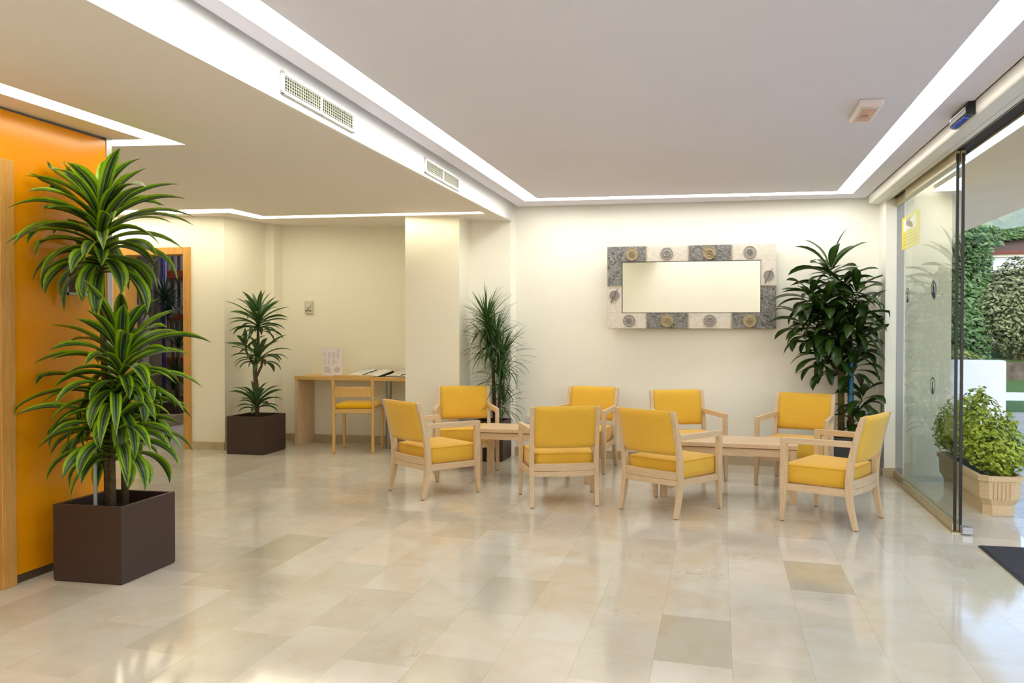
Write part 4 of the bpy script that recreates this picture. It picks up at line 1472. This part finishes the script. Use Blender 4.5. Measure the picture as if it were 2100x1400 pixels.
# trough planter with yellow green bush
t = thing('trough_planter', 'beige fluted stone trough with a yellow-green bush outside the door', 'potted plant', (1.96, 6.55, 0))
beige_m = simple('beige_cast_stone', (214, 186, 146), 0.75, nscale=120, namt=0.14, bump=0.3)
bm = newbm()
def octa(hx, hy, cut, z):
    return [(-hx + cut, -hy, z), (hx - cut, -hy, z), (hx, -hy + cut, z), (hx, hy - cut, z), (hx - cut, hy, z), (-hx + cut, hy, z), (-hx, hy - cut, z), (-hx, -hy + cut, z)]
loft(bm, [octa(0.105, 0.545, 0.05, 0.0), octa(0.108, 0.548, 0.05, 0.075), octa(0.135, 0.575, 0.05, 0.125), octa(0.140, 0.58, 0.05, 0.245), octa(0.152, 0.592, 0.055, 0.25), octa(0.154, 0.594, 0.055, 0.285), octa(0.128, 0.568, 0.05, 0.287), octa(0.124, 0.564, 0.05, 0.23)], cap=False)
for k in range(5):
    x = -0.055 + k * 0.027
    tube(bm, [(x, -0.578, 0.12), (x, -0.583, 0.24)], 0.0065, 8)
bm.faces.new([bm.verts.new(p) for p in octa(0.105, 0.545, 0.05, 0.001)])
obj('trough', bm, beige_m, t)
bm = newbm(); prism(bm, [(p[0], p[1]) for p in octa(0.124, 0.564, 0.05, 0)], 0.20, 0.235)
obj('soil', bm, soil_m, t)
bm = newbm(); uvl = bm.loops.layers.uv.new('UVMap'); rnd = random.Random(9)
for c_, r_, n_ in (((0.02, -0.36, 0.46), (0.20, 0.22, 0.20), 900), ((-0.03, -0.10, 0.58), (0.19, 0.22, 0.27), 900), ((-0.04, 0.20, 0.55), (0.20, 0.25, 0.25), 700), ((-0.03, 0.44, 0.48), (0.18, 0.16, 0.22), 400), ((0.06, -0.42, 0.40), (0.16, 0.16, 0.14), 400), ((-0.02, -0.12, 0.78), (0.07, 0.08, 0.12), 90), ((0.12, -0.30, 0.60), (0.07, 0.07, 0.12), 90), ((-0.18, 0.1, 0.5), (0.1, 0.15, 0.14), 200)):
    leaf_cloud(bm, uvl, ellipsoid(c_, r_, 0.6), int(n_ * 1.25), 0.042, rnd)
obj('foliage', bm, bushleaf('yellow_green_bush_leaf', (74, 108, 22), (190, 204, 66)), t, normals=False)
bm = newbm()
for k in range(14):
    y = -0.45 + k * 0.07
    tube(bm, [(0, y, 0.22), (rnd.uniform(-.08, .08), y + rnd.uniform(-.05, .05), 0.5), (rnd.uniform(-.12, .12), y + rnd.uniform(-.08, .08), 0.66)], 0.004, 5)
obj('stem', bm, trunk_m, t)

# ivy wall, round shrub, small bush behind white wall, house, hills
bm = newbm(); uvl = bm.loops.layers.uv.new('UVMap'); rnd = random.Random(5)
def ridge(rnd):
    x = rnd.uniform(7.4, 12)
    return (x, 25.6 + rnd.random() * 0.3, 4.02 + (x - 8.0) * 0.17 + rnd.uniform(-0.12, 0.2)), (0, -1, 0.3)
leaf_cloud(bm, uvl, boxfn(4.9, 7.15, 22.7, 23.3, 0.3, 3.85), 5200, 0.17, rnd)
leaf_cloud(bm, uvl, ridge, 1500, 0.2, rnd)
leaf_cloud(bm, uvl, boxfn(6.0, 7.5, 23.0, 25.0, 3.6, 4.1), 1000, 0.19, rnd)
tag(obj('ivy', bm, bushleaf('ivy_leaf', (16, 40, 20), (72, 110, 64)), normals=False), 'dense green ivy covering the garden building beside the white window', 'ivy')
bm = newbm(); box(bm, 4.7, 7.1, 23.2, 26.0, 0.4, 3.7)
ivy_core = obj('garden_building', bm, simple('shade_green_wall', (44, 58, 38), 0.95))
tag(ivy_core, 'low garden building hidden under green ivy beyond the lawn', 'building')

t = thing('round_shrub', 'large rounded grey-green clipped shrub on the lawn outside', 'shrub', (7.98, 22.9, 0.45))
bm = newbm(); uvl = bm.loops.layers.uv.new('UVMap')
leaf_cloud(bm, uvl, ellipsoid((0, 0, 1.42), (1.2, 1.1, 1.32), 0.3), 7000, 0.12, random.Random(6))
obj('foliage', bm, bushleaf('grey_green_shrub_leaf', (54, 66, 42), (118, 130, 96)), t, normals=False)
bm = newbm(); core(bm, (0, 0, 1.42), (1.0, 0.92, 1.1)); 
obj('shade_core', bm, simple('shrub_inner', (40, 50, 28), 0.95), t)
bm = newbm(); tube(bm, [(0, 0, 0), (0, 0, 0.6)], 0.08, 8); obj('trunk', bm, trunk_m, t)

t = thing('garden_bush', 'small yellow-green bush growing behind the low white wall', 'shrub', (3.75, 14.2, 0.0))
bm = newbm(); uvl = bm.loops.layers.uv.new('UVMap')
leaf_cloud(bm, uvl, ellipsoid((0, 0, 0.45), (0.85, 0.5, 0.58), 0.4), 2600, 0.07, random.Random(7))
obj('foliage', bm, bushleaf('olive_bush_leaf', (84, 96, 40), (160, 166, 84)), t, normals=False)
bm = newbm(); tube(bm, [(0, 0, 0), (0, 0, 0.4)], 0.03, 8); obj('trunk', bm, trunk_m, t)

t = thing('house', 'house with dark fascia and white-framed window beyond the lawn', 'building', (9.6, 26.0, 0.8))
bm = newbm(); box(bm, -1.60, 3.5, 0.15, 4, 0, 2.9)
obj('wall', bm, simple('house_wall_cream', (208, 204, 196), 0.8), t)
bm = newbm(); loft(bm, [[(-1.65, y, 2.87), (3.5, y, 2.87), (3.5, y, 3.85), (-0.75, y, 3.27), (-1.65, y, 3.12)] for y in (-0.15, 0.1)])
obj('fascia', bm, simple('dark_brown_fascia', (66, 50, 54), 0.6), t)
bm = newbm(); box(bm, -1.65, 3.5, -0.18, 0.1, 2.80, 2.88)
obj('gutter', bm, simple('red_brown_gutter', (92, 40, 34), 0.6), t)
bm = newbm()
box(bm, -1.58, -1.46, -0.02, 0.15, 0, 2.80); box(bm, -1.46, 3.4, -0.02, 0.15, 2.72, 2.80); box(bm, -1.46, 3.4, -0.02, 0.15, 2.32, 2.40)
wf = obj('window_frame', bm, white_m, t)
bm = newbm(); box(bm, -1.46, 3.4, 0.05, 0.08, 2.40, 2.72); box(bm, -1.46, 3.4, 0.05, 0.08, 2.20, 2.32)
obj('blind', bm, simple('pale_blue_blind', (176, 196, 206), 0.5), t)
bm = newbm(); box(bm, -1.46, 3.4, 0.08, 0.12, 0.9, 2.20)
obj('pane', bm, simple('dark_window', (36, 16, 12), 0.15), t)
bm = newbm()
for k in range(5):
    box(bm, -1.42 + 0.22 * k, -1.26 + 0.22 * k, 0.04, 0.07, 1.85 + 0.03 * (k % 2), 1.95 + 0.03 * (k % 2))
obj('lit_lamp', bm, emissive('warm_window_glow', (1.0, 0.55, 0.25, 1), 1.6), t)
bm = newbm(); box(bm, -1.2, -0.6, -0.25, -0.1, 0.7, 1.32)
obj('red_panel', bm, simple('red_awning', (150, 44, 44), 0.6), t)

# wooded hill
bm = newbm()
NX, NY = 90, 26
rnd = random.Random(2)
G = []
for j in range(NY + 1):
    row = []
    for i in range(NX + 1):
        x = -60 + 220 * i / NX
        v = j / NY
        ridge = 17 + 10 * math.sin((x - 20) / 60.0) + 0.16 * (x - 30)
        z = 1 + ridge * v ** 0.8 + rnd.uniform(-0.9, 0.9) * (1 if j else 0)
        row.append(bm.verts.new((x + rnd.uniform(-1, 1), 95 + 60 * v, z)))
    G.append(row)
for j in range(NY):
    for i in range(NX):
        bm.faces.new((G[j][i], G[j][i + 1], G[j + 1][i + 1], G[j + 1][i]))
hm = bushleaf('wooded_hill', (84, 104, 84), (132, 146, 128))
h = obj('ground_hill', bm, hm, normals=False)
struct(h)
